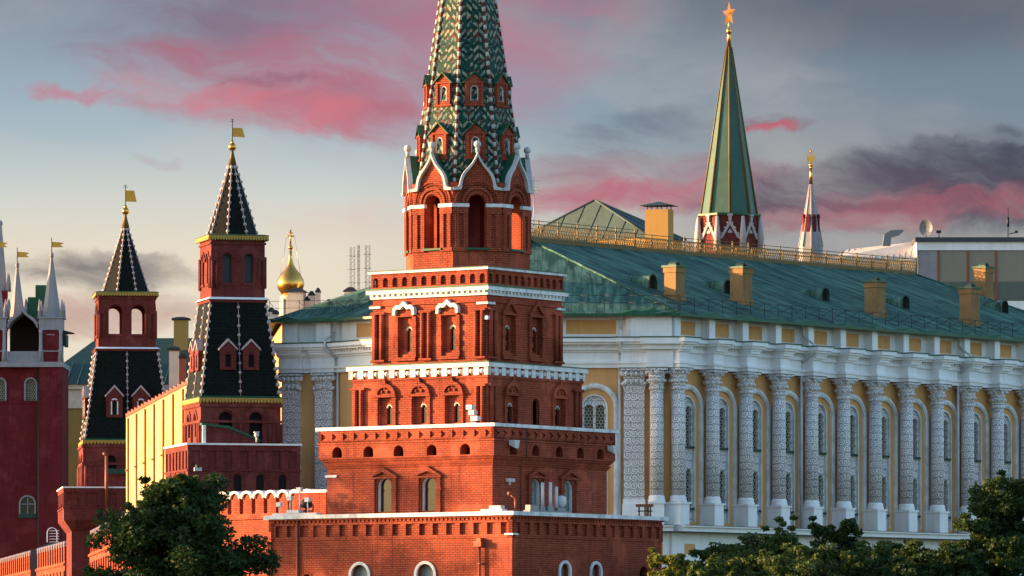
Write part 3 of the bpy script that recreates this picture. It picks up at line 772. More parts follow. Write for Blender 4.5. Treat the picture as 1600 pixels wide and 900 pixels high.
# ---- spire
SP0, SPT = 30.3, 52.9
def spr(z): return 2.83 * (SPT - z) / (SPT - 34.1)
sp = MB(); sp.lathe((0, 0, 0), [(spr(SP0), SP0), (spr(51.5), 51.5)], 8, PI / 8, False)
spire = sp.build('spire', CHEV, GT)
rb = MB()
for k in range(8):
    t = PI / 8 + k * PI / 4
    z = SP0 + .3
    j = 0
    while z < 51:
        r = spr(z); rr = .115
        rb.cur = j % 2
        p = Vector((math.cos(t) * r, math.sin(t) * r, z)); zn = z + .27; r2 = spr(zn)
        q = Vector((math.cos(t) * r2, math.sin(t) * r2, zn))
        if j % 2 == 0: rb.tube(p, q, .10, .10, 6)
        else: rb.tube(p, q, .075, .075, 6)
        z = zn; j += 1
rb.build('spire_ribs', [RIBW, RED2], GT)
def dormer(k, z0, hgt, hw, parent, gm, bw=.62, off=.55):
    """small brick gabled dormer standing on spire face k"""
    ap = spr(z0 + hgt * .4) * math.cos(PI / 8)
    fr = octf(k, ap + .12)
    d = MB(); zs = z0 + hgt * .74
    d.wall(fr, -hw, hw, z0, zs, [(0, hw * .42, z0 + hgt * .16, z0 + hgt * .50, 'arch')], .22)
    for s in (-1, 1):
        d.face([fr.p(s * hw, z0, 0), fr.p(s * hw, zs, 0), fr.p(s * hw, zs, -1.3), fr.p(s * hw, z0, -1.3)])
        d.box(fr, *sorted((s * (hw - .03), s * (hw - .20))), z0 + .05, zs - .05, -.02, .07)
    d.prism(fr, [(-hw, zs), (hw, zs), (0, z0 + hgt * .98)], -.3, 0)
    d.box(fr, -hw - .08, hw + .08, z0 - .02, z0 + .10, -.2, .10)
    d.box(fr, -hw - .06, hw + .06, zs - .10, zs + .02, -.2, .08)
    o = d.build('dormer', RED, parent)
    p = MB(); p.pane(fr, 0, hw * .42, z0 + hgt * .16, z0 + hgt * .50, -.2); p.build('dormer_window', GLASS, o)
    p = MB(); p.archband(fr, 0, z0 + hgt * .50, hw * .34, hw * .41, -.18, -.03, legs=z0 + hgt * .16); p.build('window_lining', WHITE, o)
    g_ = MB()
    for s in (-1, 1):
        e = s * (hw + .14)
        a = [fr.p(0, z0 + hgt * 1.04, .14), fr.p(e, zs - .06, .14), fr.p(e, zs - .06, -1.5), fr.p(0, z0 + hgt * 1.04, -1.5)]
        lo = [x - Vector((0, 0, .06)) for x in a]
        g_.hexa(a + lo)
    g_.build('dormer_roof', gm, o)
for k in range(8):
    dormer(k, 35.2, 1.95, .56, GT, GREENP)
    dormer(k, 32.05, 2.1, .60, GT, GREENP)
# downpipe with a hopper on the sunlit face of the lowest tier
fr = fr4[0][0]
dp = MB(); dp.tube(fr.p(6.55, 0, .22), fr.p(6.55, 9.05, .22), .085, n=8)
dp.box(fr, 6.30, 6.82, 9.0, 9.32, .02, .46); dp.box(fr, 6.42, 6.70, 9.30, 9.50, .0, .34)
for z in (2, 4, 6, 8): dp.box(fr, 6.43, 6.67, z, z + .06, .0, .32)
dp.build('downpipe', PIPEC, GT)
dp = MB(); fr = fr4[0][0]; dp.tube(fr.p(-6.75, 0, .09), fr.p(-6.75, 10.7, .09), .07, n=8); dp.build('downpipe', PIPEC, GT)
# lightning conductor down the spire and the shaded face
lc = MB(); fr = rect_frames(A2_ + .36, B2_ + .36)[1][0]
lc.tube(fr.p(-3.1, 14.3, .10), fr.p(-3.1, 16.0, .10), .025, n=5); fr = fr2[1][0]; lc.tube(fr.p(-3.1, 11.0, .05), fr.p(-3.1, 14.2, .09), .025, n=5)
lc.build('lightning_conductor', BLACKM, GT)

def world_of(root, p):
    return Matrix.Translation(root.location) @ Matrix.Rotation(root.rotation_euler.z, 4, 'Z') @ Vector(p)
# ---- equipment standing on the ledges (things of their own)
def floodlight(name, label, pos, rz, mat, group=None, size=1.0, cat='floodlight'):
    t = thing(name, label, cat, pos, rz, group)
    b_ = MB(); b_.block(-.20 * size, .20 * size, -.12 * size, .12 * size, 0, .06 * size); b_.tube((0, 0, .06 * size), (0, 0, .30 * size), .04 * size, n=8); b_.build('foot', mat, t)
    h = MB(); h.hexa([Vector(p) * size for p in ((-.2, -.28, .26), (.2, -.28, .26), (.13, .16, .34), (-.13, .16, .34), (-.2, -.24, .62), (.2, -.24, .62), (.13, .18, .54), (-.13, .18, .54))]); h.build('lamp_head', mat, t)
    return t
# lamp trio on the ledge above the second tier, by the corner
t = thing('floodlight', 'pile of pale floodlights on the second white ledge, against the sunlit wall', 'floodlight', world_of(GT, (4.35, -B3 - .75, 16.22)), R(-35))
m = MB(); m.block(-.32, .42, -.2, .2, 0, .07); m.tube((0, 0, .07), (0, 0, .9), .035, n=8); m.build('stand', PIPEW, t)
for p, r in (((-.15, 0, .98), .2), ((.06, -.05, .66), .2), ((.2, .02, .32), .24)):
    m = MB(); m.block(p[0] - r, p[0] + r, p[1] - .15, p[1] + .15, p[2] - .14, p[2] + .14); m.tube((p[0] + r, p[1], p[2]), (p[0] + r + .10, p[1], p[2]), .10, n=8); m.build('lamp_head', PIPEW, t)
fr = rect_frames(A2_ + .36, B2_ + .36)[1][0]
for u, lab in ((-4.62, 'white floodlight under the corbel arches, beside the sunlit corner of the big tower'), (5.55, 'white floodlight at the far right end of the corbel arches of the big tower')):
    p = fr.p(u, 15.0, .0); p = world_of(GT, p)
    t = thing('wall_floodlight', lab, 'floodlight', p, R(-35.2 + 90), 'floodlights under the corbels')
    m = MB(); m.block(-.05, .05, -.1, 0, .08, .16); m.tube((0, 0, .12), (0, -.22, .12), .03, n=6); m.build('bracket', PIPEW, t)
    m = MB(); m.hexa([(-.28, -.12, -.02), (-.14, -.5, -.22), (.14, -.5, -.22), (.28, -.12, -.02), (-.28, -.10, .26), (-.28, -.5, .26), (.28, -.5, .26), (.28, -.10, .26)]); m.build('lamp_head', PIPEW, t)
# small twin lamp on the wall of the second tier
fr = fr2[1][0]
t = thing('wall_camera', 'small white twin lamp fixed on the shaded second tier wall near the corner', 'camera', world_of(GT, fr.p(-4.3, 12.95, .02)), R(54.8))
m = MB(); m.block(-.3, -.04, -.24, 0, -.1, .1); m.build('lamp_head', PIPEW, t)
m = MB(); m.block(.04, .3, -.24, 0, -.1, .1); m.build('lamp_head', PIPEW, t)
m = MB(); m.block(-.06, .06, -.12, 0, -.28, .0); m.build('bracket', PIPEW, t)
# antenna cluster on the lowest ledge
fr = fr4[1][0]
base = world_of(GT, fr.p(-4.1, 11.03, -.7))
t = thing('antenna_cluster', 'grey cluster of antenna rods and boxes on the lowest white ledge', 'antenna', base, R(-35.2 + 90))
m = MB()
m.block(-1.15, 3.0, -.22, .25, 0, .13)
for x, hh, r in ((-.9, .3, .28), (-.45, .26, .2), (.1, .22, .25), (.9, .26, .3), (2.0, .2, .4)): m.block(x - r, x + r, -.25, .1, .13, .13 + hh)
m.build('equipment_boxes', GREYM, t)
for x, hh in ((.35, 1.75), (1.15, 1.8), (1.75, 1.55)):
    m = MB(); m.tube((x, -.05, .2), (x, -.05, hh), .10, n=10); m.build('antenna_rod', PIPEW, t)
m = MB(); m.lathe((2.25, -.05, .55), [(.05, -.3), (.30, 0), (.30, .42), (.05, .5)], 12); m.build('radome', PIPEW, t)
m = MB(); m.tube((2.7, 0, .2), (2.7, 0, 1.1), .05); m.tube((2.5, 0, .7), (3.2, 0, .7), .03); m.build('bracket', GREYM, t)
# small lamps at the corner of the lowest ledge
t = thing('ledge_lamp', 'small copper coloured lamp post on the lowest ledge at the corner', 'lamp', world_of(GT, (A1 - .4, -B1 + .9, 11.03)), R(-35))
m = MB(); m.tube((0, 0, 0), (0, 0, .78), .06, n=8); m.build('post', PIPEC, t)
m = MB(); m.tube((0, 0, .72), (-.4, 0, 1.0), .03, n=6); m.ball((-.42, 0, 1.05), .13, 8); m.build('lamp_head', PIPEC, t)
t = thing('ledge_box', 'flat white box lying on the lowest ledge left of the corner', 'box', world_of(GT, (A1 - 1.5, -B1 + .3, 11.03)), R(-35))
m = MB(); m.block(-.75, .75, -.25, .25, 0, .14); m.build('base', PIPEW, t); m = MB(); m.block(-.2, .62, -.2, .2, .14, .34); m.build('cover', PIPEW, t)
# brown lamp bracket at the far end of the ledge
p = world_of(GT, (A1 - .15, B1 - 1.75, 11.03))
t = thing('iron_floodlight', 'dark brown iron floodlight frame on the right end of the lowest ledge', 'floodlight', p, R(0))
m = MB()
for x in (-.25, .1, .42): m.tube((x, 0, 0), (x, 0, .62), .045, n=6)
m.block(-.35, .55, -.15, .15, .28, .34); m.build('stand', BLACKM, t)
m = MB(); m.block(-.45, .6, -.18, .18, .56, .72); m.build('lamp_head', PIPEC, t)
# lamps at the left end of the lowest ledge
for px, py, lab in ((430, 800, 'cluttered white lamps on the left end of the lowest ledge'),):
    p = world_of(GT, (-A1 + .6, -B1 + .6, 11.03))
    t = thing('lamp_cluster', lab, 'floodlight', p, R(-35))
    m = MB(); m.block(-.9, 2.4, -.2, .3, 0, .14); m.block(.2, 1.1, -.25, .2, .14, .32); m.build('base', PIPEW, t)
    for x, h in ((-.5, .55), (.3, .9), (1.0, 1.4), (1.6, .8)):
        m = MB(); m.tube((x, 0, .1), (x, 0, h), .04, n=6); m.block(x - .16, x + .16, -.14, .14, h, h + .26); m.build('lamp', PIPEW, t)
p = world_of(GT, (-A2_ - 1.3, -B2_ - .3, 11.03))
t = thing('ledge_beacon', 'black round lamp in a yoke on the lowest ledge beside red block', 'lamp', p, 0)
m = MB(); m.lathe((0, 0, 0), [(.10, 0), (.10, .45), (.32, .5), (.34, .85), (.26, .95)], 12); m.block(-.4, .4, -.06, .06, .25, .33); m.block(-.42, -.34, -.06, .06, .25, .7); m.block(.34, .42, -.06, .06, .25, .7); m.build('housing', BLACKM, t)
m = MB(); m.lathe((0, 0, .93), [(.24, 0), (.20, .07), (.06, .12)], 10); m.build('cap', BLACKM, t)
# ================================================================== crenellated walls
MER = {}
def merlon(parent, loc, rz):
    if not MER:
        fr = F((0, 0, 0), (1, 0, 0)); m = MB()
        o_ = [(-.58, 0), (.58, 0), (.60, 1.1), (.66, 1.6), (.78, 1.95), (.62, 2.06), (.30, 1.84), (0, 1.46), (-.30, 1.84), (-.62, 2.06), (-.78, 1.95), (-.66, 1.6), (-.60, 1.1)]
        m.prism(fr, o_, -.35, .35)
        a = m.build('merlon', RED, parent); a.location = loc; a.rotation_euler = (0, 0, rz)
        top = [(-.66, 1.6), (-.78, 1.95), (-.62, 2.06), (-.30, 1.84), (0, 1.46), (.30, 1.84), (.62, 2.06), (.78, 1.95), (.66, 1.6)]
        up = [(-.72, 1.6), (-.86, 1.98), (-.66, 2.17), (-.27, 1.98), (0, 1.64), (.27, 1.98), (.66, 2.17), (.86, 1.98), (.72, 1.6)]
        c_ = MB(); c_.band(fr, up, top, -.38, .38); b_ = c_.build('merlon_cap', PINKW, a)
        MER['a'], MER['b'] = a.data, b_.data
        return
    a = bpy.data.objects.new('merlon', MER['a']); COL.objects.link(a); a.parent = parent; a.location = loc; a.rotation_euler = (0, 0, rz)
    b_ = bpy.data.objects.new('merlon_cap', MER['b']); COL.objects.link(b_); b_.parent = a
ARC = {}
def arch_merlon(parent, loc):
    if not ARC:
        fr = F((0, 0, 0), (1, 0, 0)); N = 10
        ins = [(-.40, 0), (-.40, .95)] + [(-.40 * math.cos(PI * i / N), .95 + .36 * math.sin(PI * i / N)) for i in range(1, N)] + [(.40, .95), (.40, 0)]
        out = [(-.52, 0), (-.52, 1.02)] + [(-.52 * math.cos(PI * i / N), 1.02 + .44 * math.sin(PI * i / N) ** .6) for i in range(1, N)] + [(.52, 1.02), (.52, 0)]
        m = MB(); m.prism(fr, ins, -.35, .12); a = m.build('merlon', RED, parent)
        m = MB(); m.band(fr, out[1:-1], ins[1:-1], -.38, .26); b_ = m.build('merlon_cap', WHITE, a)
        ARC['a'], ARC['b'] = a.data, b_.data; a.location = loc
        return
    a = bpy.data.objects.new('merlon', ARC['a']); COL.objects.link(a); a.parent = parent; a.location = loc
    b_ = bpy.data.objects.new('merlon_cap', ARC['b']); COL.objects.link(b_); b_.parent = a
def battlement(name, label, P, Q, zt, thick=3.0, pitch=2.15, buttress=0.0, group='crenellated walls', arched=False):
    P, Q = Vector((*P, 0)), Vector((*Q, 0)); d = Q - P; L = d.length
    t = thing(name, label, 'wall', P, math.atan2(d.y, d.x), group)
    m = MB(); fr = F((0, 0, 0), (1, 0, 0))
    zb = zt - (1.46 if arched else 2.2)
    m.box(fr, 0, L, 0, zb, -thick, 0)
    m.box(fr, 0, L, zb - .35, zb - .12, -.5, .16)
    if buttress:
        k = buttress * .5
        while k < L: m.box(fr, k - .22, k + .22, 0, zb - .9, -.3, .14); k += buttress
    m.build('wall_face', RED, t)
    n = int(L / pitch); p = L / n
    for k in range(n):
        if arched: arch_merlon(t, ((k + .5) * p, .40, zb))
        else: merlon(t, ((k + .5) * p, .40, zb), 0)
    return t
# ================================================================== lean wall towers with black tents
def onion_vane(t, z, s, flag, rot=0.0):
    """gilded cone, ball and swallowless pennant"""
    m = MB(); m.lathe((0, 0, z), [(.36 * s, 0), (.14 * s, .95 * s), (.10 * s, 1.2 * s)], 10); m.build('gilded_cone', OLDGOLD, t)
    m = MB(); m.ball((0, 0, z + 1.45 * s), .33 * s, 12); m.lathe((0, 0, z + 1.7 * s), [(.2 * s, 0), (.08 * s, .3 * s)], 8); m.build('ball_finial', GOLD, t)
    m = MB(); m.tube((0, 0, z + 1.7 * s), (0, 0, z + 3.7 * s), .035 * s, n=6)
    m.tube((-.22 * s, 0, z + 3.55 * s), (.22 * s, 0, z + 3.55 * s), .02 * s, n=5); m.tube((-.15 * s, 0, z + 3.72 * s), (.15 * s, 0, z + 3.72 * s), .02 * s, n=5); m.build('vane_pole', BLACKM, t)
    m = MB(); fr = F((0, 0, z + 2.3 * s), (math.cos(rot), math.sin(rot), 0))
    pts = [(.03, 0), (flag[0], -.03), (flag[0] * .78, flag[1]), (.03, flag[1] * 1.02)]
    m.prism(fr, [(a * s, b_ * s) for a, b_ in pts], -.02, .02); m.build('vane_flag', FLAGG, t)
def eave_fringe(m, a, b, z0, z1, n):
    for fr, h in rect_frames(a, b):
        p = 2 * h / n
        for k in range(n):
            u = -h + k * p
            m.prism(fr, [(u + .02, z1), (u + .02, z0 + (z1 - z0) * .45), (u + p / 2, z0), (u + p - .02, z0 + (z1 - z0) * .45), (u + p - .02, z1)], -.04, .02)
def tent_tower(name, label, px, Y, rz, d, hollow, base_ops):
    t = thing(name, label, 'tower', (at(px, 900, Y).x, Y, 0), rz, 'lean wall towers with black tents')
    z = d['z']
    # base
    m = MB(); ab = d['base'] / 2; al = d['low'] / 2
    m.rect(al, al, 0, z['corb'], al, al); m.rect(al, al, z['corb'], z['corb'] + 1.1, ab, ab); m.rect(ab - .12, ab - .12, z['corb'] + 1.1, z['ledge'])
    for fr, h in rect_frames(ab, ab):
        ops = [(u * h, .30, z['corb'] + 1.15, z['corb'] + 2.15, 'arch') for u in base_ops]
        m.wall(fr, -h, h, z['corb'] + 1.1, z['ledge'] - 2.1, ops, .5)
        m.cur = 1
        for o in ops: m.pane(fr, o[0], o[1], o[2], o[3], -.11)
        m.cur = 0
        for o in ops: m.archband(fr, o[0], o[3], .42, .56, -.02, .08)
        m.box(fr, -h, h, z['ledge'] - 2.1, z['ledge'] - 1.95, -.2, .07)
        m.box(fr, -h, h, z['ledge'] - .55, z['ledge'] - .12, -.2, .02)
        n = 7; p = 2 * h / n
        for k in range(n + 1):
            u = -h + k * p
            m.box(fr, max(u - .30, -h), min(u + .30, h), z['ledge'] - 1.951, z['ledge'] - .549, -.2, -.01)
    m.build('base_tier', [RED2, DARK], t)
    m = MB(); m.rect(ab + .12, ab + .12, z['ledge'] - .12, z['ledge'] + .02); m.build('ledge', STONE, t)
    # middle storey
    am = d['mid'] / 2; m = MB(); zm0, zm1 = z['ledge'], z['fringe']
    hz = zm1 - zm0
    mops = [[(-.42 * am / 1.0 * .9, .52, zm0 + hz * .35, zm0 + hz * .62, 'arch'), (.42 * am * .9, .52, zm0 + .05, zm0 + hz * .62, 'arch')], [(-.4 * am, .4, zm0 + hz * .2, zm0 + hz * .6, 'arch'), (.4 * am, .4, zm0 + hz * .2, zm0 + hz * .6, 'arch')]] * 2
    for (fr, h), ops in zip(rect_frames(am, am), mops):
        m.wall(fr, -h, h, zm0, zm1, ops, .4)
        m.cur = 1
        for o in ops: m.pane(fr, o[0], o[1], o[2], o[3], -.35)
        m.cur = 0
        for o in ops: m.archband(fr, o[0], o[3], o[1] + .12, o[1] + .36, -.02, .09)
        m.box(fr, -h - .06, h + .06, zm0 + hz * .52, zm0 + hz * .58, -.2, .10)
        m.box(fr, -h - .1, h + .1, zm1 - .30, zm1 - .05, -.2, .12)
        for u in (-.94, -.72, .0, .72, .94):
            m.tube(fr.p(u * h, zm0 + .1, .05), fr.p(u * h, zm0 + hz * .5, .05), .14, n=8)
    m.build('middle_storey', [RED2, DARK], t)
    # tent
    at0, at1 = d['tent0'] / 2, d['tent1'] / 2
    m = MB(); m.rect(at0 + .25, at0 + .25, zm1 + .40, zm1 + .55, at0 + .02, at0 + .02); m.build('eave_roof', GREENP, t)
    m = MB(); m.rect(at0 + .22, at0 + .22, zm1 + .30, zm1 + .40); eave_fringe(m, at0 + .22, at0 + .22, zm1 - .02, zm1 + .30, 26); m.build('gold_fringe', GOLDP, t)
    m = MB(); m.rect(at0, at0, zm1 + .5, z['wall'], at1, at1); tent = m.build('black_tent', BLACKT, t)
    m = MB(); zt0 = zm1 + .55
    def bead(m_, p, q, step=.58, r=.17):
        p, q = Vector(p), Vector(q); L = (q - p).length; n = int(L / step)
        m_.tube(p, q, r * .22, n=5)
        for k in range(n): m_.ball(p + (q - p) * ((k + .5) / n), r, 6, 1.0)
    for sx in (-1, 1):
        for sy in (-1, 1):
            b_ = MB(); bead(b_, (sx * at0, sy * at0, zt0), (sx * at1, sy * at1, z['wall'])); b_.build('bead_rib', PINKW, t)
    for q in range(4):
        c_, s_ = [(0, -1), (1, 0), (0, 1), (-1, 0)][q]
        b_ = MB(); bead(b_, (c_ * at0, s_ * at0, zt0), (c_ * at1, s_ * at1, z['wall']), .66, .13); b_.build('bead_rib', PINKW, t)
    # dormers on the tent
    for fi in range(4):
        for u in d['dormers']:
            zc = z['dormer']; k = (zc - zt0) / (z['wall'] - zt0); ap = at0 + (at1 - at0) * k
            fr = rect_frames(ap + .18, ap + .18)[fi][0]; u_ = u * ap
            b_ = MB(); hw, H = d['dw'], d['dh']
            b_.wall(fr, u_ - hw, u_ + hw, zc, zc + H * .74, [(u_, hw * .34, zc + H * .1, zc + H * .5, 'arch')], .2)
            b_.prism(fr, [(u_ - hw, zc + H * .74), (u_ + hw, zc + H * .74), (u_, zc + H)], -.4, 0)
            for s in (-1, 1): b_.face([fr.p(u_ + s * hw, zc, 0), fr.p(u_ + s * hw, zc + H * .74, 0), fr.p(u_ + s * hw, zc + H * .74, -.9), fr.p(u_ + s * hw, zc, -.5)])
            b_.box(fr, u_ - hw - .05, u_ + hw + .05, zc + H * .52, zc + H * .56, -.1, .04)
            o = b_.build('dormer', RED2, t)
            b_ = MB(); b_.band(fr, [(u_ - hw - .12, zc + H * .72), (u_, zc + H * 1.06), (u_ + hw + .12, zc + H * .72)], [(u_ - hw - .12, zc + H * .66), (u_, zc + H * .98), (u_ + hw + .12, zc + H * .66)], -.6, .1); b_.build('dormer_roof', PINKW, o)
            b_ = MB(); b_.pane(fr, u_, hw * .34, zc + H * .1, zc + H * .5, -.18); b_.build('dormer_window', DARK, o)
            if d.get('liner'):
                b_ = MB(); b_.archband(fr, u_, zc + H * .5, hw * .30, hw * .46, -.1, .03, legs=zc + H * .1); b_.build('window_lining', WHITE, o)
    # upper storey
    au = d['up'] / 2; m = MB(); z0, z1 = z['wall'], z['eave']; hu = z1 - z0
    m.rect(at1 + .10, at1 + .10, z0, z0 + .22)
    for i, (fr, h) in enumerate(rect_frames(au, au)):
        uu = (-.40 * h, .40 * h)
        ops = [(u, d['bell'], z0 + hu * .30, z0 + hu * .68, 'arch') for u in uu]
        m.wall(fr, -h, h, z0 + .2, z1, ops, .5, inner=hollow)
        for u in uu:
            m.archband(fr, u, z0 + hu * .68, d['bell'] + .10, d['bell'] + .28, -.02, .09)
            m.box(fr, u - d['bell'] - .12, u + d['bell'] + .12, z0 + hu * .26, z0 + hu * .30, -.1, .10)
        m.box(fr, -h - .10, h + .10, z0 + hu * .64, z0 + hu * .69, -.1, .12) if False else None
        for s in (-1, 1):
            m.box(fr, *sorted((s * h * 1.02, s * (h * .80))), z0 + hu * .64, z0 + hu * .70, -.1, .14)
            for dd in (.96, .80):
                m.tube(fr.p(s * h * dd, z0 + hu * .22, .05), fr.p(s * h * dd, z0 + hu * .64, .05), .11, n=8)
        m.box(fr, -.12 * h, .12 * h, z0 + hu * .64, z0 + hu * .70, -.1, .14)
        m.box(fr, -h - .06, h + .06, z1 - .55, z1 - .40, -.1, .10)
        if not hollow:
            m.cur = 1
            for o in ops: m.pane(fr, o[0], o[1], o[2], o[3], -.4)
            m.cur = 0
    m.build('upper_storey', [RED2, ROOFGREY], t)
    m = MB(); m.rect(at1 + .28, at1 + .28, z0 + .22, z0 + .40, au + .1, au + .1); m.build('string_course', STONE, t)
    ae = d['eavew'] / 2
    m = MB(); m.rect(ae, ae, z1 + .0, z1 + .14); eave_fringe(m, ae, ae, z1 - .26, z1, 22); m.build('gold_fringe', GOLDP, t)
    m = MB(); m.rect(ae + .08, ae + .08, z1 + .143, z1 + .24, ae - .3, ae - .3); m.build('eave_roof', GREENP, t)
    # small eight-sided spire
    zs = z1 + .2; m = MB(); m.lathe((0, 0, 0), [(d['sr'], zs), (.22, z['apex'])], 8, PI / 8, False); m.build('small_spire', BLACKT, t)
    for k in range(8):
        th = PI / 8 + k * PI / 4
        b_ = MB(); bead(b_, (math.cos(th) * d['sr'], math.sin(th) * d['sr'], zs), (math.cos(th) * .24, math.sin(th) * .24, z['apex']), .56, .14); b_.build('bead_rib', PINKW, t)
    onion_vane(t, z['apex'] - .1, d['vane'], d['flag'])
    return t
T3 = tent_tower('wall_tower', 'dark red wall tower with two tiers and black tiled tents, right behind the dark tree', 363, 453, R(14.7),
    dict(base=8.75, low=8.0, mid=6.25, tent0=6.1, tent1=4.35, up=4.2, eavew=4.7, bell=.34, sr=1.98, vane=.95, flag=(1.05, .72),
         dormers=(-.34, .30), dw=.62, dh=2.25, z=dict(corb=14.4, ledge=19.2, fringe=22.35, wall=30.1, eave=35.1, apex=40.9, dormer=24.9)), False, (-.55, -.12, .28, .68))
T2 = tent_tower('wall_tower', 'wall tower with open belfry seen against the sky, left of the yellow sheeted building', 196, 575, R(6.9),
    dict(base=12.6, low=11.0, mid=8.7, tent0=8.3, tent1=5.95, up=5.55, eavew=6.1, bell=.66, sr=2.42, vane=1.12, flag=(.98, .95),
         dormers=(-.33, .33), dw=.78, dh=3.0, liner=True, z=dict(corb=15.4, ledge=19.7, fringe=23.9, wall=33.0, eave=38.6, apex=45.3, dormer=26.5)), True, (-.45, .0, .45))
# lean-to stair roof on the ledge of the nearer tower
s_ = MB(); fr = rect_frames(4.375, 4.375)[0][0]
s_.prism(fr, [(-3.15, 19.22), (1.2, 19.22), (1.2, 19.4), (-1.2, 20.35), (-3.15, 20.6)], -.95, -.25); so_ = s_.build('stair_hood', RED2, T3)
s_ = MB(); s_.prism(fr, [(-3.25, 20.6), (-1.2, 20.36), (1.35, 19.38), (1.35, 19.52), (-1.2, 20.56), (-3.25, 20.76)], -1.1, -.15); s_.build('stair_roof', GREENP, so_)
s_ = MB(); s_.box(fr, -3.2, -2.95, 19.22, 20.6, -.249, -.15); s_.build('white_post', STONE, so_)
lampm = thing('ledge_lamp', 'white lamp standing in the dark arch on the ledge of the nearer wall tower', 'lamp', at(401, 691, 446) , R(12))
m = MB(); m.tube((0, 0, 0), (0, 0, .45), .07); m.build('post', PIPEW, lampm); m = MB(); m.ball((0, 0, .55), .2, 8); m.block(-.2, .2, -.2, .2, .72, .80); m.build('lamp_head', PIPEW, lampm)
for px, py, lab in ((309, 733, 'black and white floodlight on the base of the nearer wall tower above the tree'),):
    wl = thing('wall_floodlight', lab, 'floodlight', at(px, py, 444.4), R(12))
    m = MB(); m.block(-.28, .28, -.25, .1, -.14, .12); m.build('bracket', PIPEW, wl); m = MB(); m.ball((0, -.1, .2), .2, 8); m.build('lamp_head', BLACKM, wl)
# gutter pipe across the farther tower
fr = rect_frames(6.3, 6.3)[0][0]
m = MB()
for a, b_ in (((-2.5, 23.0, .5), (-2.2, 22.7, .5)), ((-2.2, 22.7, .5), (-2.2, 17.6, .3)), ((-2.2, 17.6, .3), (-.4, 16.4, -.3))): m.tube(fr.p(*a), fr.p(*b_), .16, n=8)
m.tube(fr.p(-6.0, 17.0, -.2), fr.p(-1.6, 15.6, -.4), .12, n=6)
m.build('drain_pipe', PIPEC, T2)
m = MB(); m.box(fr, -1.9, 3.5, 21.0, 21.5, -1.85, -1.2); m.build('sill_roof', DARKG, T2)

battlement('battlement', 'short stretch of red wall with white capped merlons between big tower and dark tree', (at(335, 800, 371.5).x, 371.5), (at(486, 800, 365).x, 365), 13.15, 2.5, pitch=1.02, arched=True)
battlement('battlement', 'red wall mostly hidden by the dark tree, running to the nearer wall tower', (at(300, 800, 441).x, 441), (at(334, 800, 372).x, 372), 12.9, 2.5)
WL = battlement('battlement', 'sunlit orange wall between the two black tented towers, left of the dark tree', (at(140, 800, 560).x, 560), (at(248, 800, 447).x, 447), 15.3, 3.0, pitch=3.1, buttress=4.4)
WF = battlement('battlement', 'sunlit orange wall running off at the far lower left corner', (at(-40, 800, 740).x, 740), (at(101, 800, 603).x, 603), 15.3, 3.0, pitch=3.1, buttress=4.4)
for w_ in (WL, WF):   # these two face the sun: the wall body lies on the far side
    pass
# red block between wall and tower
bkk = thing('brick_pier', 'low red brick block with white cap joining the wall to the big tower', 'pier', (at(497, 800, 361).x, 361, 0), R(-35.2))
m = MB(); m.block(-1.2, 1.2, -.8, 1.4, 0, 12.75); m.build('pier_body', RED, bkk)
m = MB(); m.block(-1.3, 1.3, -.9, 1.5, 12.75, 12.92); m.build('cap', STONE, bkk)
# ================================================================== far-left gatehouse with lilac pinnacles
LT = thing('gatehouse', 'deep red gatehouse with white ogee arch and two pale pinnacles at the left edge', 'tower', (at(36, 900, 700).x, 700, 0), 0)
s7 = 700 / FPX
def lu(px): return (px - 36) * s7
def lz(y): return zz(y, 700)
fr = F((0, 0, 0), (1, 0, 0))
m = MB()
ops = [(lu(48), .62, lz(626), lz(600), 'arch'), (lu(0), .62, lz(626), lz(600), 'arch'), (lu(43), .85, lz(803), lz(787), 'arch'), (lu(-20), .85, lz(803), lz(787), 'arch')]
m.wall(fr, lu(-90), lu(62), lz(700), lz(574), ops[:2], .5); m.wall(fr, lu(-90), lu(62), 0, lz(700), ops[2:], .5)
m.box(fr, lu(62), lu(98), 0, lz(574), -9, .9); m.box(fr, lu(-90), lu(62), 0, lz(574), -9, -.55)
m.box(fr, lu(-90), lu(62), lz(627), lz(630), -.1, .08)
m.build('wall_body', REDP, LT)
for (u, hw, sl_, sp_, k), kind in zip(ops, (0, 0, 1, 1)):
    m = MB(); m.archband(fr, u, sp_, hw - .02, hw + .16, -.1, .12, legs=sl_)
    if kind: m.box(fr, u - .06, u + .06, sl_, sp_ + hw - .05, -.3, -.2); m.box(fr, u - hw, u + hw, sp_ - .1, sp_ + .02, -.3, -.2)
    wo = m.build('window', SLATEW, LT); m = MB(); m.pane(fr, u, hw, sl_, sp_, -.4); m.build('window_pane', GLASS if kind else LATTICE, wo)
    if kind: m = MB(); m.box(fr, u - hw - .2, u + hw + .2, sl_ - .5, sl_, -.1, .2); m.build('sill', DARKG, wo)
m = MB(); m.box(fr, lu(-90), lu(100), lz(574), lz(566), -9.2, 1.15); m.box(fr, lu(-90), lu(62), lz(566), lz(560), -9, .5); m.build('white_cornice', SLATEW, LT)
m = MB(); m.box(fr, lu(12), lu(60), lz(560), lz(549), -.3, .3); m.build('parapet', SLATEW, LT)
m = MB(); m.tube(fr.p(lu(61), 2, .25), fr.p(lu(61), lz(575), .25), .16, n=6); m.build('downpipe', BLACKM, LT)
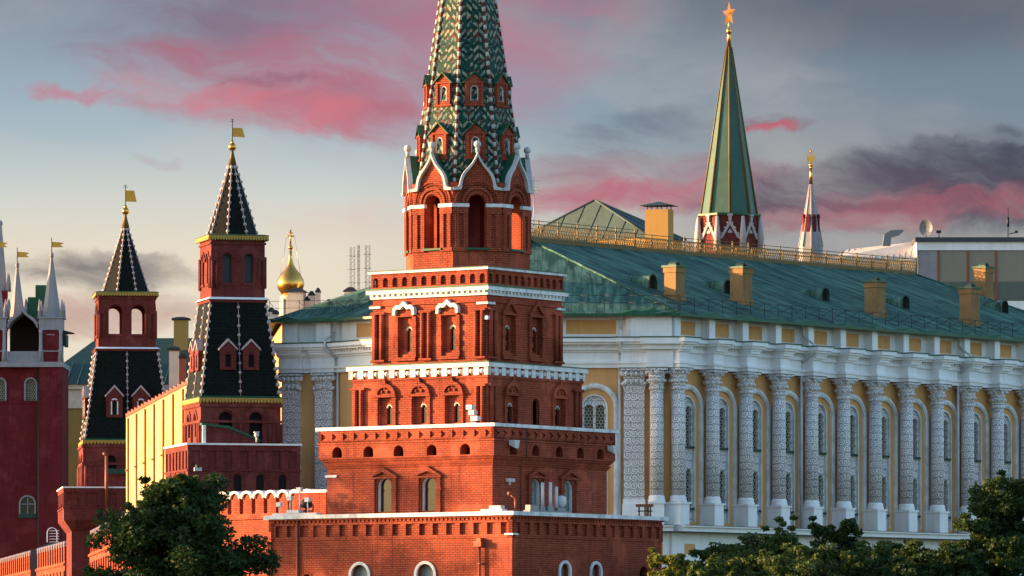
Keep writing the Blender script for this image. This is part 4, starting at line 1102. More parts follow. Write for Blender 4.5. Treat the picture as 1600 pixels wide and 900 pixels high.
# open arch under the ogee gable
ow = (lu(59) - lu(12)) / 2; oc = (lu(59) + lu(12)) / 2
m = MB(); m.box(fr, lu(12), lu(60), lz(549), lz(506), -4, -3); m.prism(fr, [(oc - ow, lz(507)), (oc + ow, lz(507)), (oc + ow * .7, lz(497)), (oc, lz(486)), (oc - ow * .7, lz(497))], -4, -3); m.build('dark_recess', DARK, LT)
m = MB()
oo = [(oc + ow * u, lz(y)) for u, y in ((-1.06, 512), (-1.0, 505), (-.8, 498), (-.5, 493), (-.22, 489), (-.1, 485), (0, 478), (.1, 485), (.22, 489), (.5, 493), (.8, 498), (1.0, 505), (1.06, 512))]
ii = [(oc + ow * u, lz(y)) for u, y in ((-.94, 512), (-.86, 507), (-.70, 502), (-.44, 497), (-.2, 493), (-.07, 490), (0, 487), (.07, 490), (.2, 493), (.44, 497), (.70, 502), (.86, 507), (.94, 512))]
m.band(fr, oo, ii, -3, .5); m.build('ogee_gable', SLATEW, LT)
def pinnacle(u, v0, v1, r, w_, flag, mat=SLATEW):
    m = MB(); c_ = fr.p(u, v0, w_)
    m.lathe(c_, [(r, 0), (r, .25), (r * .92, .3), (.16, v1 - v0 - .7), (.26, v1 - v0 - .55), (.26, v1 - v0 - .3), (.1, v1 - v0)], 8, PI / 8, False)
    o = m.build('pinnacle', mat, LT)
    for s in (-1, 1):
        for q in (-1, 1):
            m = MB(); m.lathe(c_ + Vector((s * r * 1.05, q * r * 1.05, 0)), [(.26, 0), (.2, .8), (.26, .9), (.22, 1.0), (.05, 2.2)], 6); m.build('corner_pin', mat, o)
    if flag:
        m = MB(); m.tube(c_ + Vector((0, 0, v1 - v0)), c_ + Vector((0, 0, v1 - v0 + 1.7)), .05, n=6); m.build('vane_pole', BLACKM, o)
        m = MB(); f2 = F(c_ + Vector((0, 0, v1 - v0 + .55)), (1, 0, 0)); m.prism(f2, [(.03, 0), (.75, .0), (1.45, .02), (1.05, .28), (1.5, .52), (.75, .62), (.03, .66)], -.02, .02); m.build('vane_flag', FLAGG, o)
for pc, ps, v1 in ((80, 17, 393), (-8, 17, 393)):
    m = MB(); m.box(fr, lu(pc - ps), lu(pc + ps), lz(566), lz(516), -2.2, .5); m.build('turret', REDP, LT)
    m = MB(); m.box(fr, lu(pc - ps) - .1, lu(pc + ps) + .1, lz(516), lz(497), -2.3, .75); m.box(fr, lu(pc - ps) - .3, lu(pc + ps) + .3, lz(498), lz(496), -2.5, .95)
    m.build('turret_band', SLATEW, LT)
    m = MB(); m.box(fr, lu(pc - ps), lu(pc + ps), lz(550), lz(548), .3, .6); m.build('turret_rail', SLATEW, LT)
    m = MB(); m.box(fr, lu(pc - 6), lu(pc + 6), lz(524), lz(522.5), .3, .56); m.build('turret_label', SLATEW, LT)
    for s in (-1, 1):
        m = MB(); u = lu(pc + s * (ps - 1.5))
        m.lathe(fr.p(u, lz(566), .6), [(.38, 0), (.26, 1.2), (.34, 1.4), (.22, 1.5), (.2, 3.4), (.28, lz(516) - lz(566))], 8); m.build('colonnette', SLATEW, LT)
    pinnacle(lu(pc), lz(497), lz(v1), 1.27, -.7, True)
pinnacle(lu(22), lz(492), lz(405), 1.0, -4.5, True)
pinnacle(lu(-6), lz(450), lz(338), .9, -6, False); m = MB(); m.box(fr, lu(-16), lu(4.5), lz(497), lz(450), -7, -5); m.build('turret', REDP, LT)
m = MB(); m.box(fr, lu(38), lu(66), lz(498), lz(460), -7.5, -5); m.box(fr, lu(50), lu(66), lz(460), lz(441), -7.5, -5); m.build('green_roof_block', GREENP, LT)
m = MB(); m.box(fr, lu(98), lu(103), lz(540), lz(522), -4, -1); m.prism(fr, [(lu(92), lz(520)), (lu(114), lz(519)), (lu(98), lz(515))], -4, -1); m.build('side_canopy', DARKG, LT)
# ladder hoops and grey roof at its foot
t = thing('low_roof_shed', 'low dark roofed shed with hooped ladder at the foot of the gatehouse', 'shed', at(85, 860, 640) * 1, 0)
t.location.z = 0; s6 = 640 / FPX
m = MB(); m.prism(F((0, 0, 0), (1, 0, 0)), [(-2.6, 0), (1.6, 0), (1.6, zz(846, 640)), (-.5, zz(848, 640)), (-2.6, zz(860, 640))], -3, 0); m.build('shed_body', ROOFGREY, t)
m = MB()
for k in range(4): m.archband(F((0, 0, 0), (1, 0, 0)), -.3, zz(832, 640), .5, .56, -.1 - .3 * k, -.05 - .3 * k, legs=zz(847, 640))
for k in range(5): m.box(F((0, 0, 0), (1, 0, 0)), -.56, .5, zz(847, 640) + k * .3, zz(847, 640) + k * .3 + .06, -.06, .02)
m.build('ladder_hoops', STONE, t)
# ================================================================== yellow sheeted building
P, Q = at(311, 600, 463), at(197, 600, 534); dvec = Vector((Q.x - P.x, Q.y - P.y, 0)); L = dvec.length
PIPEO = plain('orange_pipe', (0.34, 0.17, 0.045), 0.6, var=0.2)
YB = thing('sheeted_building', 'long building wrapped in bright yellow sheeting, glowing in the low sun', 'building', (P.x, P.y, 0), math.atan2(dvec.y, dvec.x))
fr = F((0, 0, 0), (-1, 0, 0)); zt = 24.9
m = MB(); m.block(0, L, -9, 0, 0, zt); m.build('sheeting', SHEET, YB, )
m = MB()
for k in range(int(L / 1.2)): m.block(k * 1.2, k * 1.2 + 1.12, -.3, .12, zt + .0, zt + .22 + .1 * ((k * 7) % 3))
m.block(0, L, -9.2, -.31, zt + .002, zt + .2); m.build('tiled_roof_edge', PIPEC, YB)
for k in range(8):
    m = MB(); x = 4 + k * 9.2; m.tube((x, .1, .5), (x, .1, zt - .2), .10, n=6)
    for z in (5, 10, 15, 20): m.tube((x - .0, .05, z), (x, .35, z), .08, n=5)
    m.build('downpipe', PIPEO, YB)
def chimney(parent, px, y0, y1, wpx, Y, mat, cap, name='chimney', depth=None, rz=0.0, gap=False, gname=None):
    p = at(px, y1, Y); k = Y / FPX; hw = wpx * k / 2; hd = (depth or hw * 2) / 2; H = (y1 - y0) * k
    m = MB(); M = Matrix.Translation(p) @ Matrix.Rotation(rz, 4, 'Z')
    m.block(-hw, hw, -hd, hd, -2.0, H); m.v = [tuple(M @ Vector(v)) for v in m.v]
    if parent is not None: m.v = [tuple(Vector(v) - parent.location) if parent.rotation_euler.z == 0 else tuple(Matrix.Rotation(-parent.rotation_euler.z, 4, 'Z') @ (Vector(v) - parent.location)) for v in m.v]
    o = m.build(name, mat, parent)
    m = MB(); e = hw * .25 + .05
    if gap:
        for sx in (-1, 1):
            for sy in (-1, 1): m.tube((sx * hw * .8, sy * hd * .8, H), (sx * hw * .8, sy * hd * .8, H + .5), .06, n=6)
        m.hexa([(-hw * 1.5, -hd * 1.5, H + .42), (hw * 1.5, -hd * 1.5, H + .42), (hw * 1.5, hd * 1.5, H + .42), (-hw * 1.5, hd * 1.5, H + .42), (-.1, -.1, H + .95), (.1, -.1, H + .95), (.1, .1, H + .95), (-.1, .1, H + .95)])
    else:
        m.block(-hw - e, hw + e, -hd - e, hd + e, H - .02, H + .16); m.hexa([(-hw - e, -hd - e, H + .162), (hw + e, -hd - e, H + .162), (hw + e, hd + e, H + .162), (-hw - e, hd + e, H + .162), (-hw * .5, -hd * .5, H + .38), (hw * .5, -hd * .5, H + .38), (hw * .5, hd * .5, H + .38), (-hw * .5, hd * .5, H + .38)])
    m.v = [tuple(M @ Vector(v)) for v in m.v]
    if parent is not None: m.v = [tuple(Matrix.Rotation(-parent.rotation_euler.z, 4, 'Z') @ (Vector(v) - parent.location)) for v in m.v]
    m.build('chimney_cap', cap, o)
    return o
chimney(YB, 272, 548, 590, 15, 505, CREAM, BLACKM); chimney(YB, 286, 560, 590, 9, 490, PIPEC, BLACKM)
# ================================================================== green roofed building between the towers
s8 = 720 / FPX
GB = thing('long_building', 'low building with dark green roof and ochre walls between gatehouse and wall towers', 'building', (at(200, 900, 720).x, 720, 0), 0)
def gu(px): return (px - 200) * s8
def gz(y): return zz(y, 720)
fr = F((0, 0, 0), (1, 0, 0))
m = MB(); m.box(fr, gu(60), gu(330), 0, gz(638), -20, 0); m.build('wall', OLIVE, GB)
m = MB(); m.box(fr, gu(58), gu(332), gz(638), gz(626), -20.2, .25); m.box(fr, gu(58), gu(332), gz(626.1), gz(608), -20.1, .08); m.box(fr, gu(56), gu(334), gz(608), gz(601), -20.5, .5); m.build('frieze', CREAM, GB)
m = MB(); a = [fr.p(gu(54), gz(601), .8), fr.p(gu(336), gz(601), .8), fr.p(gu(336), gz(601), -20.8), fr.p(gu(54), gz(601), -20.8)]; r0, r1 = fr.p(gu(143), gz(521), -10), fr.p(gu(300), gz(521), -10)
m.face([a[0], a[1], r1, r0]); m.face([a[1], a[2], r1]); m.face([a[2], a[3], r0, r1]); m.face([a[3], a[0], r0]); m.build('roof', DARKG, GB)
m = MB()
for k in range(16): m.tube(fr.p(gu(54 + 17 * k), gz(600), .85), fr.p(gu(54 + 17 * k) + .5, gz(560), -4.2), .07, n=4)
m.build('roof_seams', DARKG, GB)
chimney(GB, 283, 500, 524, 22, 728, YELLOW, BLACKM)
# ================================================================== blue roofed building beside the palace
BB = thing('blue_roofed_house', 'olive walled building with blue sheet roof left of the white pilasters', 'building', (at(440, 900, 505).x, 505, 0), 0)
s5 = 505 / FPX
def bu(px): return (px - 440) * s5
def bz(y): return zz(y, 505)
m = MB(); m.box(fr, bu(330), bu(475), 0, bz(578), -15, 0); m.build('wall', OLIVE, BB)
m = MB(); m.box(fr, bu(330), bu(475), bz(578), bz(558), -15, .12); m.build('frieze', SLATEW, BB)
m = MB(); m.box(fr, bu(328), bu(477), bz(558), bz(540), -15, .4); m.build('cornice', SLATEW, BB)
m = MB(); m.prism(fr, [(bu(326), bz(541)), (bu(480), bz(541)), (bu(480), bz(500)), (bu(446), bz(497)), (bu(420), bz(515)), (bu(326), bz(520))], -12, -.6)
for k in range(12): m.box(fr, bu(425 + 5 * k), bu(425.4 + 5 * k), bz(540), bz(506), -.6, -.53)
for k in range(3): m.box(fr, bu(420), bu(478), bz(510 + 10 * k), bz(509.5 + 10 * k), -.6, -.52)
m.build('roof', BLUEG, BB)
for px, y0 in ((424, 487), (431, 491)): chimney(BB, px, y0, 516, 7, 510, CREAM, BLACKM)
# ================================================================== church with gilded dome
CH = thing('domed_church', 'gilded onion dome with cross on a pale drum', 'church', (at(454, 900, 620).x, 620, 0), 0)
def cz(y): return zz(y, 620)
m = MB(); h0 = cz(463)
m.lathe((0, 0, h0), [(.75, 0), (.95, .25), (1.32, .75), (1.45, 1.25), (1.36, 1.75), (1.02, 2.35), (.58, 2.9), (.32, 3.4), (.18, 4.1), (.13, 4.9)], 28); m.build('onion_dome', GOLD, CH)
m = MB(); m.ball((0, 0, h0 + 5.15), .26, 10); m.tube((0, 0, h0 + 5.2), (0, 0, cz(359)), .09, n=6); m.tube((-.42, 0, cz(369)), (.42, 0, cz(369)), .08, n=6); m.tube((-.25, 0, cz(364)), (.25, 0, cz(364)), .06, n=6); m.build('cross', GOLD, CH)
m = MB(); m.lathe((0, 0, 30), [(.98, 0), (.98, h0 - 30.2), (1.1, h0 - 30.1), (1.1, h0 - 30)], 12)
for k in range(8):
    th = k * PI / 4; m.tube((1.0 * math.cos(th), 1.0 * math.sin(th), 33), (1.0 * math.cos(th), 1.0 * math.sin(th), h0 - .3), .14, n=6)
m.build('drum', CREAM, CH)
m = MB()
for s in (-1, 1):
    for q in (-.5, .5): m.tube((s * .4, 0, cz(369)), (s * 1.1, q, h0 + 1.9), .018, n=4)
m.build('chains', GOLD, CH)
m = MB(); m.block(-5, 5, -4, 6, 0, 30.2); m.build('church_body', CREAM, CH)
# ================================================================== the long white and ochre palace
AL, OUT = Vector((.643, .766, 0)), Vector((.766, -.643, 0))
P3 = Vector((11.9, 446.5, 0)); P2 = Vector((-8.0, 446.5, 0)); P1 = Vector((-13.6, 453.6, 0)); P0 = Vector((-17.75, 455.0, 0)); P4 = P3 + AL * 66
ZB, ZF, ZC, ZP = 12.9, 24.85, 27.15, 28.8     # base cornice, frieze, cornice top, parapet top
PAL = thing('palace', 'long white and ochre palace with carved columns and green copper roof, right', 'building', (0, 0, 0), 0)
def seg(Pa, Pb, w=0.0):
    d = (Pb - Pa); u = d.normalized(); n = Vector((u.y, -u.x, 0))
    return F(Pa, u, n), d.length
segs = {'end': seg(P0, P1), 'turn': seg(P1, P2), 'front': seg(P2, P3), 'side': seg(P3, P4)}
BAY, T0 = 4.17, 4.28
ncol = 15
cols = [T0 + BAY * k for k in range(ncol)]
bays_side = [T0 - 2.09] + [T0 + BAY * (k + .5) for k in range(ncol)]
bays_side = [b_ for b_ in bays_side if b_ < 63]
bays = {'end': [], 'turn': [6.2], 'front': [4.6, 14.25], 'side': bays_side}
# plinth, base, walls
m = MB()
for k, (fr, L) in segs.items(): m.box(fr, 0, L, 0, ZB - .45, -2, .35)
m.build('plinth', STONE, PAL)
m = MB()
for k, (fr, L) in segs.items():
    m.box(fr, -.3, L + .3, ZB - .45, ZB - .12, -2, 1.6); m.box(fr, -.35, L + .35, ZB - .119, ZB - .0, -2, 1.85)
m.build('base_cornice', STONE, PAL)
m = MB()
for k, (fr, L) in segs.items(): m.box(fr, -.3, L + .3, ZB + .001, ZB + .03, -2, 1.9); m.box(fr, -.3, L + .3, ZB - .47, ZB - .45, -2, 1.65)
m.build('base_flashing', DARKG, PAL)
for k, (fr, L) in segs.items():
    x = 2.0
    while x < L:
        m = MB(); m.box(fr, x - .55, x + .75, ZB - 2.15, ZB - 1.35, .2, .36); x += BAY; m.build('plinth_panel', OCHRE, PAL)
m = MB()
for k, (fr, L) in segs.items():
    m.wall(fr, 0, L, ZB, ZF + .2, [(b_, .98, ZB + .3, 21.85, 'arch') for b_ in bays[k]], .30)
m.build('wall', OCHRE, PAL)
# back and hidden sides
m = MB(); back = [P0, P0 + Vector((-2, 26, 0)), P4 + OUT * -38, P4]
for a, b_ in zip(back, back[1:]):
    m.face([a, b_, b_ + Vector((0, 0, ZP)), a + Vector((0, 0, ZP))])
m.build('rear_wall', OCHRE, PAL)
# windows: an archivolt, a carved white panel with four lancets, lattice panes
def make_window(fr, u, big=1.0):
    m = MB(); m.archband(fr, u, 21.85, 1.46, 1.84, -.02, .20, legs=ZB + .03, N=16)
    m.archband(fr, u, 21.85, 1.56, 1.70, .19, .27, legs=ZB + .03, N=16)
    m.archband(fr, u, 21.85, .90, 1.0, -.25, .05, legs=ZB + .3, N=14)
    wo = m.build('window', WHITE, PAL)
    m = MB(); l4 = [(u - .43, .33, 19.0, 21.75, 'arch'), (u + .43, .33, 19.0, 21.75, 'arch')]; l2 = [(u - .43, .33, 14.35, 16.95, 'arch'), (u + .43, .33, 14.35, 16.95, 'arch')]
    m.wall(fr, u - 1.0, u + 1.0, 18.2, 23.0, l4, .35, w=-.18); m.wall(fr, u - 1.0, u + 1.0, ZB + .2, 18.2, l2, .35, w=-.18)
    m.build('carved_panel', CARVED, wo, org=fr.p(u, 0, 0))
    for nm, z0, z1 in (('upper_pane', 18.9, 22.2), ('lower_pane', 14.2, 17.4)):
        m = MB(); m.pane(fr, u, .95, z0, z1, -.46, False); m.build('lattice_pane', LATTICE, wo)
    for z in (18.98, 14.3):
        m = MB(); m.box(fr, u - .86, u + .86, z - .14, z, -.2, .10); m.build('sill', DARKG, wo)
    m = MB(); m.box(fr, u - .18, u + .18, ZB + .45, ZB + 1.1, -.16, .02); m.build('ochre_inset', OCHRE, wo)
for k, (fr, L) in segs.items():
    for b_ in bays[k]: make_window(fr, b_)
def make_column(fr, u, name='column', round_=True, hw=.50, proj=.85):
    """round: engaged column on a deep pedestal; flat: carved pilaster"""
    m = MB()
    if round_:
        m.box(fr, u - .56, u + .56, ZB + .03, ZB + 1.62, -.05, 1.50); m.box(fr, u - .66, u + .66, ZB + 1.62, ZB + 1.76, -.05, 1.58)
        m.lathe(fr.p(u, ZB + 1.76, proj), [(.66, 0), (.66, .14), (.60, .26), (.63, .34), (.56, .5)], 16)
    else:
        m.box(fr, u - hw - .12, u + hw + .12, ZB + .03, ZB + 1.62, -.05, .62); m.box(fr, u - hw - .06, u + hw + .06, ZB + 1.62, ZB + 2.0, -.05, .52)
    co = m.build(name, STONE, PAL)
    m = MB()
    if round_: m.lathe(fr.p(u, ZB + 2.2, proj), [(.54, 0), (.51, 8.2)], 18)
    else: m.box(fr, u - hw, u + hw, ZB + 2.0, 23.25, -.05, .42)
    cc_ = fr.p(u, 0, proj if round_ else 0)
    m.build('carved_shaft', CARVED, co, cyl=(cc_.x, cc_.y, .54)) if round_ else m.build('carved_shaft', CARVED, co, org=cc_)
    m = MB()
    r = .5 if round_ else hw
    pj = proj if round_ else .2
    if round_:
        m.lathe(fr.p(u, 23.2, pj), [(.60, 0), (.60, .1), (.53, .16), (.57, .5), (.76, .72), (.60, .78), (.64, 1.1), (.84, 1.42)], 14)
        for i in range(10):
            th = 2 * PI * i / 10
            m.ball(fr.p(u + .62 * math.cos(th), 23.85, pj + .62 * math.sin(th)), .15, 6); m.ball(fr.p(u + .74 * math.cos(th + .3), 24.5, pj + .74 * math.sin(th + .3)), .17, 6)
        m.box(fr, u - .80, u + .80, 24.62, 24.80, -.05, pj + .82)
    else:
        m.box(fr, u - hw - .06, u + hw + .06, 23.25, 23.4, -.05, .50); m.box(fr, u - hw, u + hw, 23.4, 24.6, -.05, .44)
        for i in range(4):
            x = u - hw + (i + .5) * hw / 2
            m.ball(fr.p(x, 23.75, .46), .2, 6); m.ball(fr.p(x, 24.4, .52), .24, 6)
        for s in (-1, 1): m.ball(fr.p(u + s * (hw + .08), 24.42, .45), .26, 7); m.ball(fr.p(u + s * (hw + .02), 23.62, .45), .2, 6)
        m.box(fr, u - hw - .25, u + hw + .25, 24.62, 24.80, -.05, .75)
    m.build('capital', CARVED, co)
    m = MB(); m.box(fr, u - r - .32, u + r + .32, 24.80, 24.848, -.05, (pj + .86) if round_ else .80); m.build('capital_flashing', DARKG, co)
fr, L = segs['side']
for u in [.05] + cols:
    if u < 64: make_column(fr, u)
frf, Lf = segs['front']
make_column(frf, 17.25, 'pilaster', False, .78); make_column(frf, Lf - .95, 'column', True)
make_column(frf, 1.2, 'pilaster', False, .7); make_column(frf, 9.4, 'pilaster', False, .7)
fre, Le = segs['end']
make_column(fre, .85, 'pilaster', False, .72); make_column(fre, 3.55, 'pilaster', False, .72)
frt, Lt = segs['turn']
# entablature
m = MB()
pts_breaks = [('side', u, .58, 1.45) for u in [.05] + cols] + [('front', 17.25, 1.0, .75), ('front', 1.2, .9, .75), ('front', 9.4, .9, .75), ('end', .85, .95, .6), ('end', 3.55, .95, .6)]
pts_breaks = [p_ for p_ in pts_breaks if p_[1] < 64]
for k, (fr, L) in segs.items():
    e = .62 if k == 'side' else .3
    m.box(fr, 0, L, ZF, 25.15, -1, e); m.box(fr, 0, L, 25.15, 25.35, -1, e + .12); m.box(fr, 0, L, 25.35, 26.05, -1, e - .08); m.box(fr, 0, L, 26.05, 26.2, -1, e + .1)
for k, u, hw, pr in pts_breaks:
    fr = segs[k][0]
    m.box(fr, u - hw, u + hw, ZF + .002, 25.149, .1, pr + .02); m.box(fr, u - hw - .1, u + hw + .1, 25.149, 25.352, .1, pr + .12); m.box(fr, u - hw, u + hw, 25.352, 26.06, .1, pr - .02); m.box(fr, u - hw - .08, u + hw + .08, 26.06, 26.21, .1, pr + .14)
# the corner block carries its own break
m.box(segs['front'][0], Lf - 1.75, Lf + .3, ZF + .003, 26.2, -.5, 1.15)
m.build('frieze', STONE, PAL)
m = MB()
for k, (fr, L) in segs.items():
    e = .3
    m.box(fr, -e, L + e, 26.2, 26.40, -1, .62)
    n = int(L / .36)
    for q in range(n): m.box(fr, q * .36 + .05, q * .36 + .25, 26.40, 26.58, -1, .74)
    m.box(fr, -e, L + e, 26.40, 26.58, -1, .60)
    m.box(fr, -e, L + e, 26.58, 26.76, -1, 1.05); m.box(fr, -e, L + e, 26.76, 27.06, -1, 1.30)
for k, u, hw, pr in pts_breaks:
    fr = segs[k][0]; q = pr
    m.box(fr, u - hw - .05, u + hw + .05, 26.21, 26.41, .3, q + .32); m.box(fr, u - hw - .12, u + hw + .12, 26.41, 26.59, .3, q + .42); m.box(fr, u - hw - .3, u + hw + .3, 26.59, 26.77, .3, q + .62); m.box(fr, u - hw - .42, u + hw + .42, 26.77, 27.064, .3, q + .80)
m.box(segs['front'][0], Lf - 2.0, Lf + .9, 26.215, 26.6, -.5, 1.5); m.box(segs['front'][0], Lf - 2.2, Lf + 1.2, 26.6, 27.07, -.5, 1.85)
m.build('cornice', STONE, PAL)
m = MB()
for k, (fr, L) in segs.items(): m.box(fr, -.35, L + .35, 27.075, 27.15, -1, 1.38)
for k, u, hw, pr in pts_breaks: m.box(segs[k][0], u - hw - .47, u + hw + .47, 27.078, 27.155, .3, pr + .86)
m.box(segs['front'][0], Lf - 2.25, Lf + 1.25, 27.08, 27.16, -.5, 1.9)
m.build('cornice_flashing', GREENP, PAL)
# attic
m = MB()
att = {'side': [(b_, 1.05) for b_ in bays_side], 'front': [(4.6, 2.6), (14.0, 1.9)], 'turn': [(4.3, 1.6)], 'end': []}
for k, (fr, L) in segs.items():
    m.wall(fr, 0, L, 27.1, ZP, [(u, hw, 27.42, 28.48, None) for u, hw in att[k]], .12)
    for u, hw in att[k]:
        mp = MB(); mp.face([fr.p(u - hw, 27.4, -.1), fr.p(u + hw, 27.4, -.1), fr.p(u + hw, 28.5, -.1), fr.p(u - hw, 28.5, -.1)]); mp.build('attic_panel', OCHRE, PAL)
for k, u, hw, pr in pts_breaks:
    fr = segs[k][0]; m.box(fr, u - hw * .62, u + hw * .62, 27.152, ZP + .001, -.3, min(.82, pr * .8))
m.box(segs['front'][0], Lf - 2.9, Lf + .2, 27.16, ZP - .001, -.5, .95)
m.build('attic', STONE, PAL)
# roof
ER = ZP + .05
def off(pt, *ns): return pt + sum((n * 1.0 for n in ns), Vector())
nE, nT, nF, nS = [segs[k][0].n for k in ('end', 'turn', 'front', 'side')]
up = lambda v, z: Vector((v.x, v.y, z))
E0 = up(P0 + nE * 1.0 + Vector((-1, 0, 0)), ER); E1 = up(P1 + nT * .9 + nE * .3, ER); E2 = up(P2 + nF * 1.0, ER); E3 = up(P3 + nF * 1.0 + nS * .9, ER)
E4 = up(P3 + AL * 61 + OUT * 1.1, ER)
RZ = 35.6
RI3 = up(P3 + AL * 5 - OUT * 17.8, RZ); RI4 = up(RI3 + AL * 51, RZ)
E5 = up(E4 - OUT * 38, ER); E6 = up(P0 + Vector((-3, 28, 0)), ER)
RI3b = up(RI3 - OUT * 3.0, RZ); RI4b = up(RI4 - OUT * 3.0, RZ)
def slope_uv(a, b_, cpt):
    t = (b_ - a); t.z = 0; t.normalize(); n = (b_ - a).cross(cpt - a).normalized(); s = n.cross(t).normalized()
    return (tuple(t), tuple(s))
def roofface(pts, th=.12):
    m = MB(); m.face(pts); return m.build('roof', COPPER, PAL, uv=slope_uv(pts[0], pts[1], pts[-1]))
roofface([E3, E4, RI4, RI3]); roofface([E2, E3, RI3]); roofface([E1, E2, RI3]); roofface([E0, E1, RI3]); roofface([E6, E0, RI3, RI3b]); roofface([E5, E6, RI3b, RI4b]); roofface([E4, E5, RI4b, RI4]); roofface([RI3, RI4, RI4b, RI3b])
# hip ridges, eaves edge, small green hoods over each pier
for a, b_ in ((E3, RI3), (E4, RI4), (E2, RI3), (E1, RI3)): m = MB(); m.tube(a + Vector((0, 0, .04)), b_ + Vector((0, 0, .04)), .09, n=6); m.build('hip_ridge', COPPER, PAL)
m = MB()
for a, b_ in ((E0, E1), (E1, E2), (E2, E3), (E3, E4)):
    fr_ = F(up(a, 0), (b_ - a)); d_ = b_ - a
    m.box(F(up(a, 0), d_, Vector((d_.y, -d_.x, 0))), 0, d_.length, ER - .14, ER + .06, -.3, .08)
m.build('eaves_edge', GREENP, PAL)
for k, u, hw, pr in pts_breaks:
    fr = segs[k][0]; m = MB()
    m.poly([fr.p(u - hw - .5, ER - .06, 1.25), fr.p(u + hw + .5, ER - .06, 1.25), fr.p(u + hw + 1.4, ER + .1, .7), fr.p(u - hw - 1.4, ER + .1, .7), fr.p(u, ER + .33, 1.23), fr.p(u, ER + .62, -.9)], [(0, 1, 4), (1, 2, 5, 4), (3, 0, 4, 5), (0, 3, 2, 1)]); m.build('eaves_hood', GREENP, PAL)
fr = segs['front'][0]; m = MB()
m.poly([fr.p(Lf - 3.2, ER - .05, 1.2), fr.p(Lf + .5, ER - .05, 1.2), fr.p(Lf + 1, ER + .1, -.4), fr.p(Lf - 4.2, ER + .1, .5), fr.p(Lf - 1.4, ER + .4, 1.1), fr.p(Lf - 1.4, ER + .8, -1.2)], [(0, 1, 4), (1, 2, 5, 4), (3, 0, 4, 5), (0, 3, 2, 1)])
m.build('eaves_hood', GREENP, PAL)
# eaves railing
def pt_on(a, b_, t): return a + (b_ - a) * t
m = MB()
for a, b_, c_ in ((E3, E4, RI3), (E2, E3, RI3), (E1, E2, RI3), (E0, E1, RI3)):
    d_ = b_ - a; L = d_.length; u_ = d_.normalized(); nrm = d_.cross(c_ - a).normalized(); upsl = nrm.cross(u_).normalized()
    if upsl.z < 0: upsl = -upsl
    base = a + upsl * 1.3; n = max(2, int(L / 1.75)); prev = None
    for k in range(n + 1):
        p = base + u_ * (L * k / n); q = p + Vector((0, 0, 1.05)); m.tube(p - Vector((0, 0, .1)), q, .03, n=4)
        m.tube(q - Vector((0, 0, .1)), p + upsl * 1.1 + Vector((0, 0, .15)), .022, n=4)
        if prev is not None:
            for z in (.45, 1.0): m.tube(prev + Vector((0, 0, z)), p + Vector((0, 0, z)), .022, n=4)
        prev = p
m.build('eaves_railing', BLACKM, PAL)
# ridge gallery: yellow curb and lattice fence
def lattice_fence(a, b_, zb, h, name):
    d_ = up(b_, 0) - up(a, 0); L = d_.length; fr = F(up(a, 0), d_)
    m = MB(); m.box(fr, 0, L, zb - .5, zb + .38, -.12, .12); cu = m.build('gallery_curb', OLDGOLD, PAL)
    m = MB(); z0 = zb + .42; z1 = z0 + h
    for z in (z0, z1 - .28, z1): m.box(fr, 0, L, z, z + .05, -.03, .03)
    n = int(L / 2.1); p = L / n
    for k in range(n + 1): m.box(fr, k * p - .05, k * p + .05, z0 - .04, z1 + .12, -.05, .05)
    k = 0.0; s_ = .30
    while k < L - s_:
        for x0, x1 in ((k, k + s_), (k + s_, k)):
            q = [fr.p(x0 - .022, z0 + .05, .0), fr.p(x0 + .022, z0 + .05, .0), fr.p(x1 + .022, z1 - .28, .0), fr.p(x1 - .022, z1 - .28, .0)]
            m.hexa([q[0] + fr.n * .015, q[0] - fr.n * .015, q[1] - fr.n * .015, q[1] + fr.n * .015, q[3] + fr.n * .015, q[3] - fr.n * .015, q[2] - fr.n * .015, q[2] + fr.n * .015])
        m.archband(fr, k + s_ / 2, z1 - .28, .07, .11, -.012, .012, N=4)
        k += s_
    m.build('lattice_fence', OLDGOLD, cu)
g0 = up(RI3 - AL * 2, 0)
lattice_fence(RI3 - AL * 1.5, RI3 + AL * 13, RZ - .05, 1.22, 'a'); lattice_fence(RI3 + AL * 13, RI4 + AL * .2, RZ - .12, 1.0, 'b')
lattice_fence(RI3b - AL * 1.5, RI4b + AL * .2, RZ - .12, 1.0, 'c'); lattice_fence(RI4 + AL * .2, RI4b + AL * .2, RZ - .12, 1.0, 'd')
# chimneys and rounded vents on the slope
S_n = (E4 - E3).cross(RI3 - E3).normalized()
def on_roof(px, py):
    o = Vector((0, 0, CAMZ)); d_ = at(px, py, 1.0) - o; t_ = (E3 - o).dot(S_n) / d_.dot(S_n); return o + d_ * t_
def roof_chimney(px, ytop, ybase, wpx):
    p = on_roof(px, ybase - 4); s_ = FPX / p.y; H = (ybase - ytop) / s_ + .0; hw = wpx / s_ / 2 / 1.35
    M = Matrix.Translation(p) @ Matrix.Rotation(math.atan2(AL.y, AL.x), 4, 'Z')
    m = MB(); m.block(-hw, hw, -hw, hw, -1.5, H - .5); m.block(-hw - .08, hw + .08, -hw - .08, hw + .08, -1.5, .35); m.block(-hw - .07, hw + .07, -hw - .07, hw + .07, H - .7, H - .3)
    m.v = [tuple(M @ Vector(v)) for v in m.v]; o = m.build('chimney', CHIMY, PAL)
    m = MB(); m.block(-hw - .16, hw + .16, -hw - .16, hw + .16, H - .3, H - .15)
    m.v = [tuple(M @ Vector(v)) for v in m.v]; m.build('chimney_cap', GREENP, o)
    m = MB(); fr = F((0, 0, 0), (1, 0, 0), (0, -1, 0)); m.archband(fr, 0, H - .15, .18, .34, -.35, .35, N=8); m.lathe((0, .0, H - .15), [(.22, 0), (.22, .2)], 8)
    m.v = [tuple(M @ Vector(v)) for v in m.v]; m.build('chimney_hood', DARKG, o)
